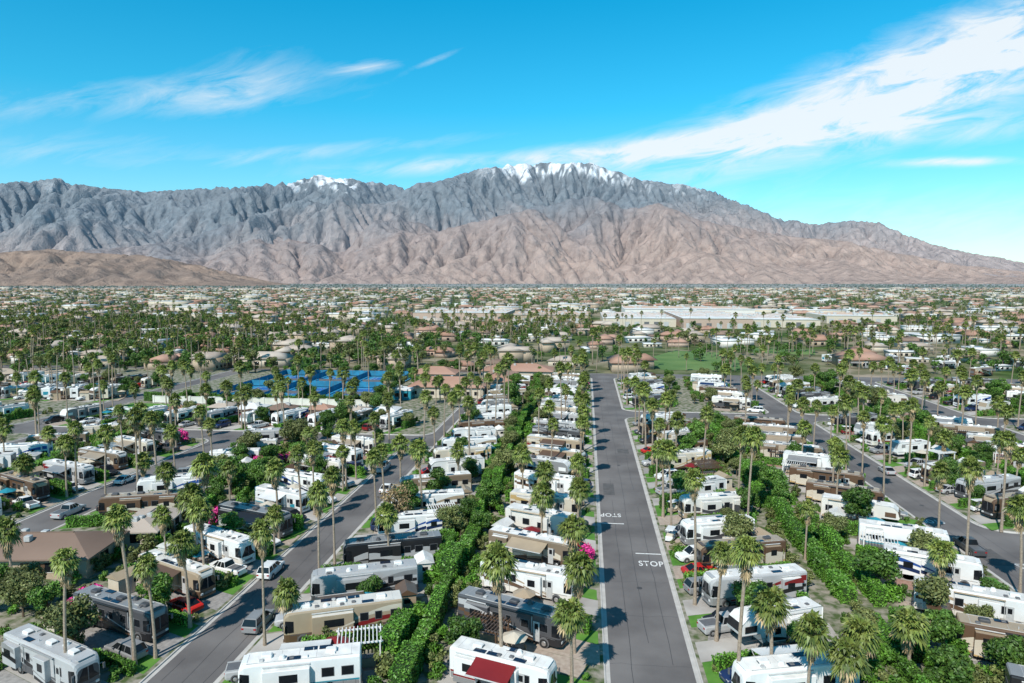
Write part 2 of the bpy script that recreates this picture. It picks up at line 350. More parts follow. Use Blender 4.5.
def pergola_mesh(c):
    b=MB()
    for x in (-2,2):
        for y in (-1.4,1.4): b.box((x,y,1.25),(.14,.14,2.5),0)
    for y in (-1.4,1.4): b.box((0,y,2.56),(4.6,.1,.16),0)
    for i in range(12): b.box((-2.1+i*.38,0,2.7),(.09,3.4,.12),0)
    b.cbox((0,1.1,.5),(3.2,.7,.95),.05,1); b.box((0,1.1,1.0),(3.3,.8,.05),2)
    return b.mesh('pergola',[P[c],P['tan'],M['trim']])
PG=[pergola_mesh('brown'),pergola_mesh('white')]

# ------------------------------------------------------------------ vegetation
def palm_mesh(name,h,nl,nb,seed,cr=1.9,skirt=22,trunk_r=.17,sides=8):
    r=random.Random(seed); b=MB()
    lx,ly=r.uniform(-.6,.6)*h/14,r.uniform(-.6,.6)*h/14
    th=h-1.0; seg=6; rings=[]
    for i in range(seg+1):
        t=i/seg; cx,cy=lx*t*t,ly*t*t; rr=trunk_r*(1.45-.45*min(1,t*6))*(1-.25*t)
        rings.append([(cx+rr*math.cos(k*2*math.pi/sides),cy+rr*math.sin(k*2*math.pi/sides),th*t) for k in range(sides)])
    b.loft(rings,0,(0,0))
    C=Vector((lx,ly,th))
    def leaf(az,el,pet,ln,mi,drop,z0=0):
        d=Vector((math.cos(az)*math.cos(el),math.sin(az)*math.cos(el),math.sin(el)))
        s=Vector((-math.sin(az),math.cos(az),0)); s=(s+Vector((0,0,r.uniform(-.4,.4)))).normalized()
        n=s.cross(d).normalized()
        if n.z<0: n=-n
        base=C+Vector((0,0,z0)); hub=base+d*pet
        b.add([base+s*.03,base-s*.03,hub-s*.02,hub+s*.02],[(0,1,2,3)],mi)
        for k in range(nb):
            a=(k/(nb-1)-.5)*2*1.35; 
            dd=(d*math.cos(a)+s*math.sin(a)).normalized(); l=ln*(1-.22*abs(a))*r.uniform(.85,1.15)
            ss=(s*math.cos(a)-d*math.sin(a)); wd=l*1.35/nb
            fold=n*(.06 if k%2 else -.02)
            m=hub+dd*l*.58+fold; t=hub+dd*l-Vector((0,0,drop*l*(r.uniform(.5,1.4))))
            b.add([hub,m+ss*wd,t,m-ss*wd],[(0,1,2,3)],mi)
    for i in range(nl):
        t=(i+.5)/nl; el=math.radians(84-122*t**.85+r.uniform(-10,10)); az=i*2.39996+r.uniform(-.3,.3)
        k=cr/1.9
        leaf(az,el,r.uniform(.45,.9)*k,r.uniform(.8,1.1)*k,1 if t<.93 else 2,.4,z0=.35*(1-t))
    for i in range(skirt):
        t=(i+.5)/skirt; el=math.radians(-45-40*t); az=i*2.39996
        leaf(az,el,r.uniform(.35,.6),r.uniform(.55,.8),2,.25,z0=-.1-1.5*t)
    return b.mesh(name,[M['bark'],M['frond'],M['frond_dry']])
PALM_H=[6.5,9,11.5,14,16.5]
PALMS=[[palm_mesh('palmhi',h,58,11,100+i*7+k,cr=[1.7,1.9,2.15][k]+(.2 if h<10 else 0),skirt=[12,26,34][k]) for k in range(3)] for i,h in enumerate(PALM_H)]
def leafcards(cent,size,nr,nbias=None):
    n=len(cent); nrm=nr.normal(size=(n,3)); 
    if nbias is not None: nrm=nrm*.6+nbias
    nrm/=np.linalg.norm(nrm,axis=1)[:,None]+1e-9
    a=np.cross(nrm,nr.normal(size=(n,3))); a/=np.linalg.norm(a,axis=1)[:,None]+1e-9
    c=np.cross(nrm,a); s=size*nr.uniform(.6,1.3,size=(n,1))
    V=np.stack([cent-a*s,cent-c*s*.55,cent+a*s,cent+c*s*.55],axis=1).reshape(-1,3)
    F=np.arange(4*n).reshape(n,4)
    return V,F
def tree_mesh(name,h,rad,n,size,seed,lm,trunk=True,lobes=11,flat=.75,tall=0):
    nr=np.random.default_rng(seed); r=random.Random(seed); b=MB()
    cz=h-rad*flat
    lc=[];lr=[]
    for i in range(lobes):
        a=r.uniform(0,6.28); q=math.sqrt(r.random())*rad*.62; z=cz+r.uniform(-.6,.62)*rad*flat*(1+tall)
        q*=math.sqrt(max(.15,1-((z-cz)/(rad*flat*(1+tall)))**2))
        lc.append((q*math.cos(a),q*math.sin(a),z)); lr.append(rad*r.uniform(.26,.46))
    if trunk:
        b.cyl((0,0,0),(r.uniform(-.1,.1),0,h*.38),.16*h/6,.11*h/6,7,0,False)
        for c in lc[:7]: b.cyl((0,0,h*.33),c,.07*h/6,.02,5,0,False)
    lc=np.array(lc);lr=np.array(lr)
    pick=nr.choice(lobes,n,p=lr**2/np.sum(lr**2)); d=nr.normal(size=(n,3)); d/=np.linalg.norm(d,axis=1)[:,None]
    rr=lr[pick]*nr.uniform(.5,1.08,n)
    C=lc[pick]+d*rr[:,None]*np.array([1,1,.85]); C[:,2]=np.maximum(C[:,2],.15)
    V,F=leafcards(C,size,nr,d*.9)
    o=len(b.v); b.v+=V.tolist(); b.f+=(F+o).tolist(); b.m+=[1]*len(F)
    return b.mesh(name,[M['bark2'],lm])
TREES=[tree_mesh('t0',7,3.4,4200,.24,1,M['leaf']),tree_mesh('t1',6,2.9,3400,.22,2,M['leaf']),tree_mesh('t2',8,3.8,4600,.25,3,M['leaf_olive'],lobes=15),
       tree_mesh('t3',5.2,2.4,2600,.2,4,M['leaf_olive']),tree_mesh('t4',9,3.6,4600,.25,5,M['leaf'],lobes=16,flat=1.0)]
BARE=tree_mesh('t5',6.2,2.9,1300,.16,6,M['leaf_brown'],lobes=18)
BUSH=[tree_mesh('b%d'%i,1.5+.3*i,1.05+.15*i,650,.14,40+i,m,trunk=False,lobes=7,flat=.8) for i,m in enumerate([M['leaf'],M['hedge_leaf'],M['leaf_olive']])]
PINK=tree_mesh('pk',1.9,1.5,1000,.14,50,M['pink_leaf'],trunk=False,lobes=8,flat=.6)
def hedge_mesh(L,w,h,seed,n=3000):
    nr=np.random.default_rng(seed); b=MB()
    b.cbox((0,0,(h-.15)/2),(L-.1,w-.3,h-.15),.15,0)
    A=np.array([L*w,L*h,L*h,w*h,w*h]);A=A/A.sum(); f=nr.choice(5,n,p=A); u=nr.uniform(-.5,.5,n);v=nr.uniform(-.5,.5,n)
    C=np.zeros((n,3));Nn=np.zeros((n,3))
    for k in range(5):
        m=f==k
        if k==0: C[m]=np.c_[u[m]*L,v[m]*w,np.full(m.sum(),h)];Nn[m]=(0,0,1)
        if k in(1,2): s=1 if k==1 else -1; C[m]=np.c_[u[m]*L,np.full(m.sum(),s*w/2),(v[m]+.5)*h];Nn[m]=(0,s,0)
        if k in(3,4): s=1 if k==3 else -1; C[m]=np.c_[np.full(m.sum(),s*L/2),u[m]*w,(v[m]+.5)*h];Nn[m]=(s,0,0)
    C+=Nn*(.07*np.sin(C[:,[0]]*2.1+seed)+nr.uniform(-.16,.05,(n,1)))
    V,F=leafcards(C,.13,nr,Nn*.9)
    o=len(b.v); b.v+=V.tolist(); b.f+=(F+o).tolist(); b.m+=[1]*len(F)
    return b.mesh('hedge',[M['hedge_core'],M['hedge_leaf']])
HEDGE=[hedge_mesh(6,1.5,2.3,1),hedge_mesh(6,1.7,2.8,2),hedge_mesh(6,1.3,1.9,3)]
HEDGE_S=[hedge_mesh(5,.9,1.3,4,1500),hedge_mesh(5,1.0,1.6,5,1600)]

def put_palm(x,y,h):
    i=min(range(5),key=lambda k:abs(PALM_H[k]-h)); me=R.choice(PALMS[i]); s=h/PALM_H[i]
    obj('fan_palm_tree',me,(x,y,.1),R.uniform(0,6.28),(R.uniform(.88,1.12)*min(s,1.1),)*2+(s,))

# ------------------------------------------------------------------ blocks, streets
def flat_poly_obj(name,polys,mats):
    b=MB()
    for pts,z,mi in polys: b.add([(p[0],p[1],z) for p in pts],[tuple(range(len(pts)))],mi)
    return obj(name,b.mesh(name,mats))
BL=[(-34.4,2.2,30,270),(11.2,52.8,30,191),(11.2,52.8,200,270),(61.2,99.8,108,191),(61.2,99.8,200,270),(61.2,99.8,20,98),
    (108.2,146,108,191),(108.2,146,200,270),(108.2,146,20,98),(154.4,192,108,191),(154.4,192,200,270),(200.4,260,60,191),(200.4,260,200,270),
    (-80.8,-41.6,30,153.5),(-142,-38,162.5,276),(-127,-89.2,30,153.5),(-173,-135.4,30,153.5),(-235,-150,162.5,276),(-235,-181.4,30,153.5)]
def rrect(x0,x1,y0,y1,r,n=6):
    pts=[]
    for cx,cy,a0 in ((x1-r,y1-r,0),(x0+r,y1-r,90),(x0+r,y0+r,180),(x1-r,y0+r,270)):
        for i in range(n+1):
            a=math.radians(a0+90*i/n); pts.append((cx+r*math.cos(a),cy+r*math.sin(a)))
    return pts
bb=MB()
for x0,x1,y0,y1 in BL:
    o=rrect(x0-.45,x1+.45,y0-.45,y1+.45,4.45); k=rrect(x0,x1,y0,y1,4); i_=rrect(x0+.16,x1-.16,y0+.16,y1-.16,3.84); n=len(o)
    def rg(p,z): return [(q[0],q[1],z) for q in p]
    bb.loft([rg(o,.028),rg(k,.03),rg(k,.15),rg(i_,.15)],0); bb.add(rg(i_,.146),[tuple(range(n))],1)
kerb=obj('kerbed_pavement',bb.mesh('kerbed_pavement',[M['kerb'],M['gravel']]))
ZB=.146
flat_poly_obj('road',[([(-262,10),(262,10),(262,282),(-262,282)],.02,0)],[M['asphalt']])
b=MB()
y=48
while y<270:
    xs=[2.4+.3,*[2.7+ (11-2.9)*i/7 for i in range(1,7)],10.7]
    w=R.uniform(.03,.07); j=[R.uniform(-.25,.25) for _ in xs]
    for i in range(len(xs)-1): b.add([(xs[i],y+j[i],.0245),(xs[i+1],y+j[i+1],.0245),(xs[i+1],y+j[i+1]+w,.0245),(xs[i],y+j[i]+w,.0245)],[(0,1,2,3)],0)
    y+=R.uniform(4,11)
for c in (6.7,-38,57):
    for lane in (-1.9,0.1,2.2):
        y=45; px=c+lane
        while y<265 and not(c==-38 and y>150):
            nx=c+lane+R.uniform(-.12,.12); b.add([(px-.03,y,.0262),(px+.03,y,.0262),(nx+.03,y+4,.0262),(nx-.03,y+4,.0262)],[(0,1,2,3)],0); px=nx; y+=4
            if R.random()<.08: y+=9
for (x,y,w,l) in [(4.4,120,2,7),(8.5,150,2.5,4),(-36,70,2.5,6),(-40,112,2.4,8),(56,95,3,6)]:
    b.add([(x-w/2,y,.0285),(x+w/2,y,.0285),(x+w/2,y+l,.0285),(x-w/2,y+l,.0285)],[(0,1,2,3)],1)
for (x,y) in [(6.9,83),(7,140),(-38,90),(57,120)]: b.cyl((x,y,.02),(x,y,.034),.35,.35,16,0)
obj('road_crack_seal',b.mesh('road_crack_seal',[M['tar'],M['patch']]))
def text(x,y,rz,s=2.1):
    c=bpy.data.curves.new('stop_marking','FONT'); c.body='STOP'; c.size=s; c.align_x='CENTER'; c.align_y='CENTER'; c.space_character=1.1; c.offset=.03
    c.materials.append(M['white_paint']); o=bpy.data.objects.new('stop_road_marking',c); o.location=(x,y,.034); o.rotation_euler=(0,0,rz); o.scale=(.62,1.1,1); COL.objects.link(o)
text(9.0,90.5,0);text(4.3,109.5,math.pi);text(-35.9,148,0);text(54.9,112,math.pi);text(59.2,95,0)
flat_poly_obj('stop_line',[([(7.2,93.8),(10.7,93.8),(10.7,94.1),(7.2,94.1)],.0335,0),([(2.7,105.4),(6.2,105.4),(6.2,105.7),(2.7,105.7)],.0335,0),([(-37.8,151),(-34.9,151),(-34.9,151.4),(-37.8,151.4)],.0335,0)],[M['white_paint']])

# ------------------------------------------------------------------ camp lots
pads=[];T20=math.tan(math.radians(20))
def lot(px,py,n,t,near=True,force=None,dress=1.0):
    """curb point, inward normal n, along-street 'far' direction t"""
    T=T20+R.uniform(-.05,.05)
    def W(a,b_): 
        bb_=b_+a*T
        return (px+n[0]*a+t[0]*bb_, py+n[1]*a+t[1]*bb_)
    d=(-(n[0]+t[0]*T),-(n[1]+t[1]*T)); ln=math.hypot(*d); d=(d[0]/ln,d[1]/ln)
    right=(d[1],-d[0]); ds=1 if right[0]*t[0]+right[1]*t[1]>0 else -1
    z=ZB+.004
    A0=R.uniform(-1.0,.9); empty=force is None and R.random()<.06
    pads.append(([W(.2,-1.9),W(15.6,-1.9),W(15.6,1.9),W(.2,1.9)],z+R.choice([0,.0015]),R.choice([0,0,0,3,2])))
    pv=R.choice([1,2,3,0,3,0])
    pads.append(([W(1.2+R.uniform(0,2),ds*1.95),W(14.5,ds*1.95),W(14.5,ds*5.0),W(2.2,ds*5.0)],z,pv))
    if R.random()<.3: pads.append(([W(R.uniform(9,10),-ds*1.95),W(15,-ds*1.95),W(15,-ds*3.8),W(10,-ds*3.8)],z,R.choice([0,1,2])))
    if R.random()<.8: pads.append(([W(.3,-ds*1.95),W(R.uniform(4.5,8.8),-ds*1.95),W(R.uniform(5,8.5),-ds*4.6),W(.3,-ds*4.6)],z+.004,4))
    if R.random()<.3: pads.append(([W(.3,ds*2.2),W(R.uniform(2.5,4.5),ds*2.2),W(3,ds*4.9),W(.3,ds*4.9)],z+.008,4))
    hd=math.atan2(d[1],d[0])
    if not empty:
        if force is not None: me,nm=force
        else:
            q=R.random()
            if q<.70: me,nm=MH[R.choice([0,1,2,3,4,5,6,7,8,9,10,11,12,13,6,4,12,13,2,8,3])],'motorhome'
            elif q<.89: me,nm=R.choice(FW+[FW[3]]),'fifth_wheel_trailer'
            else: me,nm=R.choice(TT),'travel_trailer'
        x,y=W(8.7+A0,R.uniform(-.2,.2)); obj(nm,me,(x,y,ZB+.01),hd+math.radians(R.uniform(-4,4)),R.uniform(.94,1.03))
    else:
        x,y=W(6,0); obj('pickup_truck',CARS[9][0],(x,y,ZB+.01),hd)
        x,y=W(12,1); obj('pergola',R.choice(PG),(x,y,ZB+.005),hd)
    if R.random()<.82:
        me,nm=R.choice(CARS); x,y=W(R.uniform(3.0,4.4),ds*3.5); obj(nm,me,(x,y,ZB+.01),hd+R.choice([0,math.pi])+R.uniform(-.05,.05))
    elif R.random()<.5: x,y=W(3,ds*3.4); obj('golf_cart',R.choice(GC),(x,y,ZB+.01),hd+R.uniform(-.4,.4))
    if R.random()<.6: x,y=W(R.uniform(8.5,10),ds*R.uniform(3.5,4.4)); obj('patio_umbrella_table',R.choice(UT),(x,y,ZB+.01),R.uniform(0,3))
    if R.random()<.4: x,y=W(13.8,ds*4.0); obj('storage_shed',R.choice(SH),(x,y,ZB+.005),hd+math.pi/2)
    elif R.random()<.35: x,y=W(12.0,ds*4.0); obj('pergola',R.choice(PG),(x,y,ZB+.005),hd)
    if near:
        hs=R.uniform(.75,1.3)
        for a in (3.4,8.2,13.0):
            if R.random()<.72*dress: x,y=W(a,-ds*3.9); obj('garden_hedge',R.choice(HEDGE_S),(x,y,ZB),hd,(.98,hs,hs*R.uniform(.85,1.2)))
        for _ in range(R.choice([3,4,5,6])): x,y=W(R.uniform(.8,14.5),-ds*R.uniform(2.6,4.6)); obj('shrub',R.choice(BUSH),(x,y,ZB),R.uniform(0,6),R.uniform(.45,1.2))
        if R.random()<.6: x,y=W(R.uniform(1,2),ds*R.uniform(4.5,5.5)); obj('shrub',R.choice(BUSH),(x,y,ZB),R.uniform(0,6),R.uniform(.4,.7))
        for _ in range(3):
            if R.random()<.6: x,y=W(R.uniform(15,16.5),R.uniform(-4,4)); obj('shrub',R.choice(BUSH),(x,y,ZB),R.uniform(0,6),R.uniform(.8,1.5))
        if R.random()<.08: x,y=W(R.choice([1.5,14]),-ds*3.4); obj('bougainvillea_bush',PINK,(x,y,ZB),R.uniform(0,6),R.uniform(.7,1.2))
    if R.random()<.45:
        x,y=W(R.uniform(4,15),-ds*R.uniform(3,4.2)); obj('garden_tree',R.choice(TREES),(x,y,ZB),R.uniform(0,6),R.uniform(.42,.8))
PITCH=9.7
palm_auto=[]
def row(xs,side,y0,y1,near=True,palms=True,forces={},po=0):
    i=0; y=y0
    while y<y1:
        lot(xs,y,(side,0),(0,1),near,force=forces.get(i))
        if palms: palm_auto.append((xs+side*(R.uniform(.7,1.6)+po),y+R.choice([-4.2,4.3])+R.uniform(-1,1)))
        if palms and R.random()<.55: palm_auto.append((xs+side*R.uniform(4,15),y+R.uniform(-4,6)))
        i+=1; y+=PITCH+R.uniform(-.35,.35)
mh=lambda k:(MH[k],'motorhome'); fw=lambda k:(FW[k],'fifth_wheel_trailer')
row(1.9,-1,47.6,252,forces={1:mh(7),2:mh(2),3:mh(0),4:mh(12),5:fw(1),6:mh(3),7:mh(0)},po=1.6)
row(-34.2,1,46,246,forces={1:mh(5),2:mh(11),3:mh(4),4:mh(10),5:mh(9),6:mh(0),7:mh(12),8:fw(0)})
row(11.5,1,49,179,forces={1:mh(5),2:fw(0),3:mh(13),4:mh(6),5:mh(1)},po=.7)
row(52.5,-1,47,179,forces={1:mh(10),2:mh(6),3:mh(0),4:mh(9),5:mh(5),6:fw(1)})
row(11.5,1,206,262);row(52.5,-1,204,260)
row(61.5,1,113,181);row(99.5,-1,111,180);row(61.5,1,206,262,);row(99.5,-1,204,260)
row(61.5,1,60,92);row(108.5,1,113,181);row(145.7,-1,111,180);row(108.5,1,206,262);row(145.7,-1,204,260);row(154.7,1,113,181);row(191.7,-1,111,180);row(154.7,1,206,262,False);row(191.7,-1,204,260,False);row(200.7,1,113,262,False)
row(-41.9,-1,54,148,forces={0:mh(4),1:mh(2),2:mh(11),3:mh(0),4:mh(10),5:mh(5),6:mh(9)})
row(-80.5,1,98,148);row(-89.5,-1,56,148);row(-126.7,1,60,148);row(-135.7,-1,70,148);row(-172.7,1,80,148);row(-181.7,-1,90,148)
x=-140
while x<-48:
    lot(x,162.8,(0,1),(1,0)); palm_auto.append((x+4,163.6+R.uniform(0,1))); palm_auto.append((x+R.uniform(-4,4),R.uniform(168,192))); x+=PITCH
for yy,sg in ((196,1),(214,-1),(222,1)):
    x=-232
    while x<-150: lot(x,yy,(0,sg),(1,0),near=False); palm_auto.append((x+R.uniform(-4,4),yy+sg*2)); x+=PITCH+1
x=-230
while x<-155: lot(x,162.8,(0,1),(1,0)); x+=PITCH
for _ in range(26): palm_auto.append((R.uniform(-140,-66),R.choice([199,201.5,264,270])+R.uniform(-1.5,1.5)))
for _ in range(14): palm_auto.append((R.uniform(-66,-36),R.uniform(200,268)))
flat_poly_obj('camp_lot_paving',pads,[M['concrete2'],M['paver_red'],M['paver_tan'],M['paver_grey'],M['lawn']])
flat_poly_obj('lawn',[([(-56,92),(-46,90),(-42.5,94),(-42.5,98),(-50,100),(-57,97)],ZB+.0165,0),([(-34.1,99),(-27,102),(-22,108),(-34.1,106)],ZB+.0165,0),
   ([(-62,114),(-44,112),(-44,117),(-62,121)],ZB+.0165,0),([(52.6,105),(40,110),(41,115),(52.6,112)],ZB+.0165,0),([(62,94),(75,94),(80,97.5),(64,97.8)],ZB+.0165,0),
   ([(32,296),(64,298),(78,335),(70,372),(48,380),(30,340)],.03,1),([(88,372),(118,366),(126,392),(96,400)],.03,1),([(-140,176),(-70,178),(-70,196),(-140,196)],ZB+.0205,0),([(-34,176),(-20,176),(-20,186),(-34,186)],ZB+.0165,0)],[M['lawn'],M['fairway']])
def hedge_line(x,y0,y1,meshes=HEDGE,skip=.12,rz=math.pi/2,step=5.9,j=.2):
    y=y0
    while y<y1:
        if R.random()>skip: obj('clipped_hedge',R.choice(meshes),(x+R.uniform(-j,j),y,ZB-.01),rz+R.uniform(-.04,.04),(R.uniform(.8,1),R.uniform(.8,1.45),R.uniform(.7,1.35)))
        y+=step
hedge_line(-16.3,60,262,skip=.12,j=.6);hedge_line(-18.8,66,150,skip=.4,j=.7);hedge_line(30.6,54,186,skip=.25,j=.6);hedge_line(34,54,186,skip=.35,j=.7);hedge_line(80.5,112,186,skip=.3);hedge_line(80.5,204,262,skip=.3);hedge_line(127,112,262,skip=.3)
hedge_line(-62,104,150,skip=.25);hedge_line(-108,58,150,skip=.25)
x=-136
while x<-66: obj('clipped_hedge',R.choice(HEDGE),(x,200.8,ZB-.01),0); x+=5.9
for _ in range(36): obj('garden_tree',R.choice(TREES),(-16.5+R.uniform(-2,1.5),R.uniform(96,262),ZB),R.uniform(0,6),R.uniform(.35,.7))
for _ in range(28): obj('garden_tree',R.choice(TREES),(32+R.uniform(-3.5,3.5),R.uniform(62,262),ZB),R.uniform(0,6),R.uniform(.4,.75))
for _ in range(100): obj('garden_tree',R.choice(TREES),(R.choice([-62,-62,-108,80.5,127,173])+R.uniform(-3,3),R.uniform(106,265) ,ZB),R.uniform(0,6),R.uniform(.45,1))
for _ in range(12): obj('garden_tree',R.choice(TREES),(R.uniform(-78,-60),R.uniform(60,74),ZB),R.uniform(0,6),R.uniform(.35,.7))
for _ in range(30): obj('garden_tree',R.choice(TREES),(R.uniform(-140,-36),R.choice([199.5,266,272])+R.uniform(-1.5,1.5),ZB),R.uniform(0,6),R.uniform(.4,.8))
for _ in range(100): obj('shrub',R.choice(BUSH),(32.2+R.uniform(-4.5,4.5),R.uniform(58,186),ZB),R.uniform(0,6),R.uniform(.5,1.4))
for _ in range(90): obj('shrub',R.choice(BUSH),(R.choice([-14.8,-18])+R.uniform(-1,1),R.uniform(56,190),ZB),R.uniform(0,6),R.uniform(.5,1.2))
for _ in range(90): obj('shrub',R.choice(BUSH),(-61+R.uniform(-5,4),R.uniform(58,150),ZB),R.uniform(0,6),R.uniform(.6,1.5))
for (x,y,c,a) in [(-35.6,69,5,90),(-35.6,118,7,90),(-40.4,82,0,90),(-40.3,131,9,90),(59.6,140,1,90),(54.2,151,2,90),(54.1,100,6,90),(-86.5,118,7,90),(-83.5,100,9,88)]: obj(CARS[c][1],CARS[c][0],(x,y,.03),math.radians(a))
# ------------------------------------------------------------------ palms measured
PL=[(-44,60,16),(-48,56,13),(-52,84,10),(-33,65,13),(-42.8,61.5,10.5),(-33,85,13),(-58,104,8),(-33,103,11),(-31,66,6),(-.9,67,10),(-1,61,8),(-.9,96,9),(-.9,129,12),(-1.1,78,10),
 (13,79,16),(14,71,10.5),(14,61,15),(17.5,63,9),(19.5,59,8.5),(22.5,59,6.5),(49,91,15),(52,123,14),(52,85,12),(13.5,137,14),(13,124,13),(53,135,13),(30,94,8),(-130,148,16),(-131,170,16),(-43.5,124,11),(-1,110,9),(-.9,145,11),(-43.6,104,12),(-44,148,12),(62.5,131,13),(12.6,109,12),(62,158,14),(25,63,6.5),(31,66,6),(-66,70,10),(-73,66,8),(-44,92,12),(-46,76,11)]
for p in PL: put_palm(*p)
near2=[(a[0],a[1]) for a in PL]
for (x,y) in palm_auto:
    if y<56 or any(abs(x-a)+abs(y-c)<5.0 for a,c in near2): continue
    if x<30 and y<95 and R.random()<.5: continue
    put_palm(x,y,R.choice([6.5,8,9.5,10.5,11.5,12.5,13.5,15]) if y<150 else R.choice([8,9.5,11,12.5,13.5,15,17]))
for (x,y,k,s) in [(-28.5,100,5,1.15),(18,74,0,.8),(35,84,1,1),(42,108,0,.95),(38,77,3,1.1),(21,96,2,.7),(26,110,0,.7),(17,118,1,.9),(28,140,2,.9),(-21,196,4,1),(-24,228,0,1),(33,62,0,.75),(28,70,3,.9),(-63,128,0,.8),(-60,68,1,.7),(-69,120,3,1),(40,66,1,.8),(25,152,0,1),(22,68,1,.7),(36,70,0,.7)]:
    obj('bare_branch_tree' if k==5 else 'garden_tree',BARE if k==5 else TREES[k],(x,y,ZB),R.uniform(0,6),s)
for (x,y) in [(-66,131),(-69,132),(-63,130),(-95,150),(-60,133),(-66,134),(-58,98),(-57,70),(-71,131.5)]: obj('bougainvillea_bush',PINK,(x,y,ZB),R.uniform(0,6),1.6)
obj('golf_cart',GC[0],(12.6,99,ZB),math.radians(70))
obj('parked_car',CARS[4][0],(15.0,87.5,ZB+.01),math.radians(15)); obj('parked_suv',CARS[2][0],(15.5,74.5,ZB+.01),math.radians(200))

# ------------------------------------------------------------------ buildings
def stucco(n,c): return mat('stucco_'+n,c,.9,var=.08,scale=1.5)
ST=[stucco('tan',(.43,.34,.25)),stucco('cream',(.56,.49,.39)),stucco('pink',(.46,.34,.27)),stucco('white',(.68,.65,.60))]
TILE=[mat('roof_tile_terracotta',(.32,.17,.115),.85,c2=(.46,.29,.22),scale=.05,detail=9),mat('roof_tile_brown',(.15,.10,.075),.85,c2=(.28,.195,.15),scale=.05,detail=9),
      mat('roof_flat_white',(.68,.68,.67),.8,var=.12,scale=.06,detail=8),mat('roof_tan',(.36,.29,.24),.85,c2=(.53,.46,.39),scale=.05,detail=8)]
def house(name,x,y,rz,w,d,h,wall,roof,rh=1.8,flat=False,ov=.7):
    e=bpy.data.objects.new(name,None); e.location=(x,y,ZB-.02); e.rotation_euler=(0,0,rz); COL.objects.link(e)
    b=MB(); b.box((0,0,h/2),(w,d,h),0); obj('walls',b.mesh('walls',[wall]),parent=e)
    b=MB()
    if flat: b.box((0,0,h+.2),(w+.3,d+.3,.5),0); b.box((0,0,h+.46),(w-.3,d-.3,.03),1)
    else:
        W2,D2=w/2+ov,d/2+ov; rl=max(.3,(w-d)/2+.3)
        v=[(-W2,-D2,h-.1),(W2,-D2,h-.1),(W2,D2,h-.1),(-W2,D2,h-.1),(-rl,0,h+rh),(rl,0,h+rh)]
        v2=[(p[0],p[1],h-.3) for p in v[:4]]
        b.add(v+v2,[(0,1,5,4),(1,2,5),(2,3,4,5),(3,0,4),(6,7,1,0),(7,8,2,1),(8,9,3,2),(9,6,0,3),(9,8,7,6)],0)
        b.box((0,0,h+rh),(2*rl,.3,.14),0)
    for i in range(3): b.cbox((R.uniform(-w*.3,w*.3),R.uniform(-d*.2,d*.2),h+ (1.0 if flat else rh*.9)),(.8,.8,.7),.06,2)
    obj('roof',b.mesh('roof',[roof,M['roof'],M['trimlight']]),parent=e)
    b=MB(); k=-w/2+1.6
    while k<w/2-1.2:
        for sd in (-1,1): b.box((k,sd*(d/2+.01),1.55),(1.3,.06,1.2),0); b.box((k,sd*(d/2+.0),.9),(1.5,.1,.08),1)
        k+=2.9
    for sd in (-1,1): b.box((sd*(w/2+.01),0,1.5),(.06,1.4,1.2),0)
    b.box((w*.12,-(d/2+.02),1.05),(1.0,.07,2.1),2)
    obj('windows',b.mesh('windows',[M['glass'],ST[3],P['brown']]),parent=e)
    return e
house('service_building',-71,81,math.radians(8),15,8.5,3,ST[0],TILE[1],1.6)
house('service_building',-64,92,math.radians(100),9,5.5,2.8,ST[1],TILE[3],1.0)
house('clubhouse',-45,222,0,24,12,3.8,ST[1],TILE[0],2.4)
house('clubhouse',-30,236,math.pi/2,22,10,4.5,ST[2],TILE[0],2.4)
house('clubhouse',-56,250,0,16,10,4,ST[2],TILE[0],2.0)
house('pool_house',-60,214,0,9,6,3,P['teal'],TILE[2],1,True)
house('clubhouse',-26,262,0,26,12,4,ST[1],TILE[0],2.0)
for i in range(7): house('maintenance_building',-112+i*9.5+R.uniform(-1,1),181+R.uniform(-2,2),R.choice([0,math.pi/2]),R.uniform(5,8),R.uniform(4,6),2.7,ST[i%4],TILE[(i*3)%4],1.0)
M['water']=mat('pool_water',(.02,.34,.45),.05,var=.15,scale=.5)
b=MB(); o=rrect(-58,-40,232,242,3); i_=rrect(-57.2,-40.8,232.8,241.2,2.4)
b.loft([[(p[0],p[1],ZB+.01) for p in o],[(p[0],p[1],ZB+.06) for p in i_]],1); b.add([(p[0],p[1],ZB+.04) for p in i_],[tuple(range(len(i_)))],0)
obj('swimming_pool',b.mesh('swimming_pool',[M['water'],M['kerb']]))
M['court']=mat('court_blue',(.02,.13,.38),.8,var=.15,scale=.1,detail=6); M['court2']=mat('court_surround',(.02,.24,.44),.8,var=.15,scale=.1,detail=6)
M['screen']=mat('windscreen_mesh',(.02,.19,.31),.8,var=.3,scale=.4); M['wallw']=mat('white_wall',(.66,.64,.59),.9,var=.1,scale=.5)
b=MB()
def q(x0,x1,y0,y1,z,m): b.add([(x0,y0,z),(x1,y0,z),(x1,y1,z),(x0,y1,z)],[(0,1,2,3)],m)
q(-120,-68,204,262,ZB+.004,1)
for cx in (-111,-94,-77):
    for cy in (219,247):
        q(cx-5.5,cx+5.5,cy-12,cy+12,ZB+.008,0)
        for dx in (-5.5,-4.1,4.1,5.5): q(cx+dx-.06,cx+dx+.06,cy-12,cy+12,ZB+.012,2)
        for dy in (-12,-6.4,6.4,12): q(cx-5.4,cx+5.4,cy+dy-.06,cy+dy+.06,ZB+.0155,2)
        b.box((cx,cy,ZB+.5),(12.5,.05,.95),3)
        for dx in (-6.3,6.3): b.cyl((cx+dx,cy,ZB),(cx+dx,cy,ZB+1.1),.05,.05,6,3)
obj('tennis_court',b.mesh('tennis_court',[M['court'],M['court2'],M['white_paint'],M['trim']]))
b=MB()
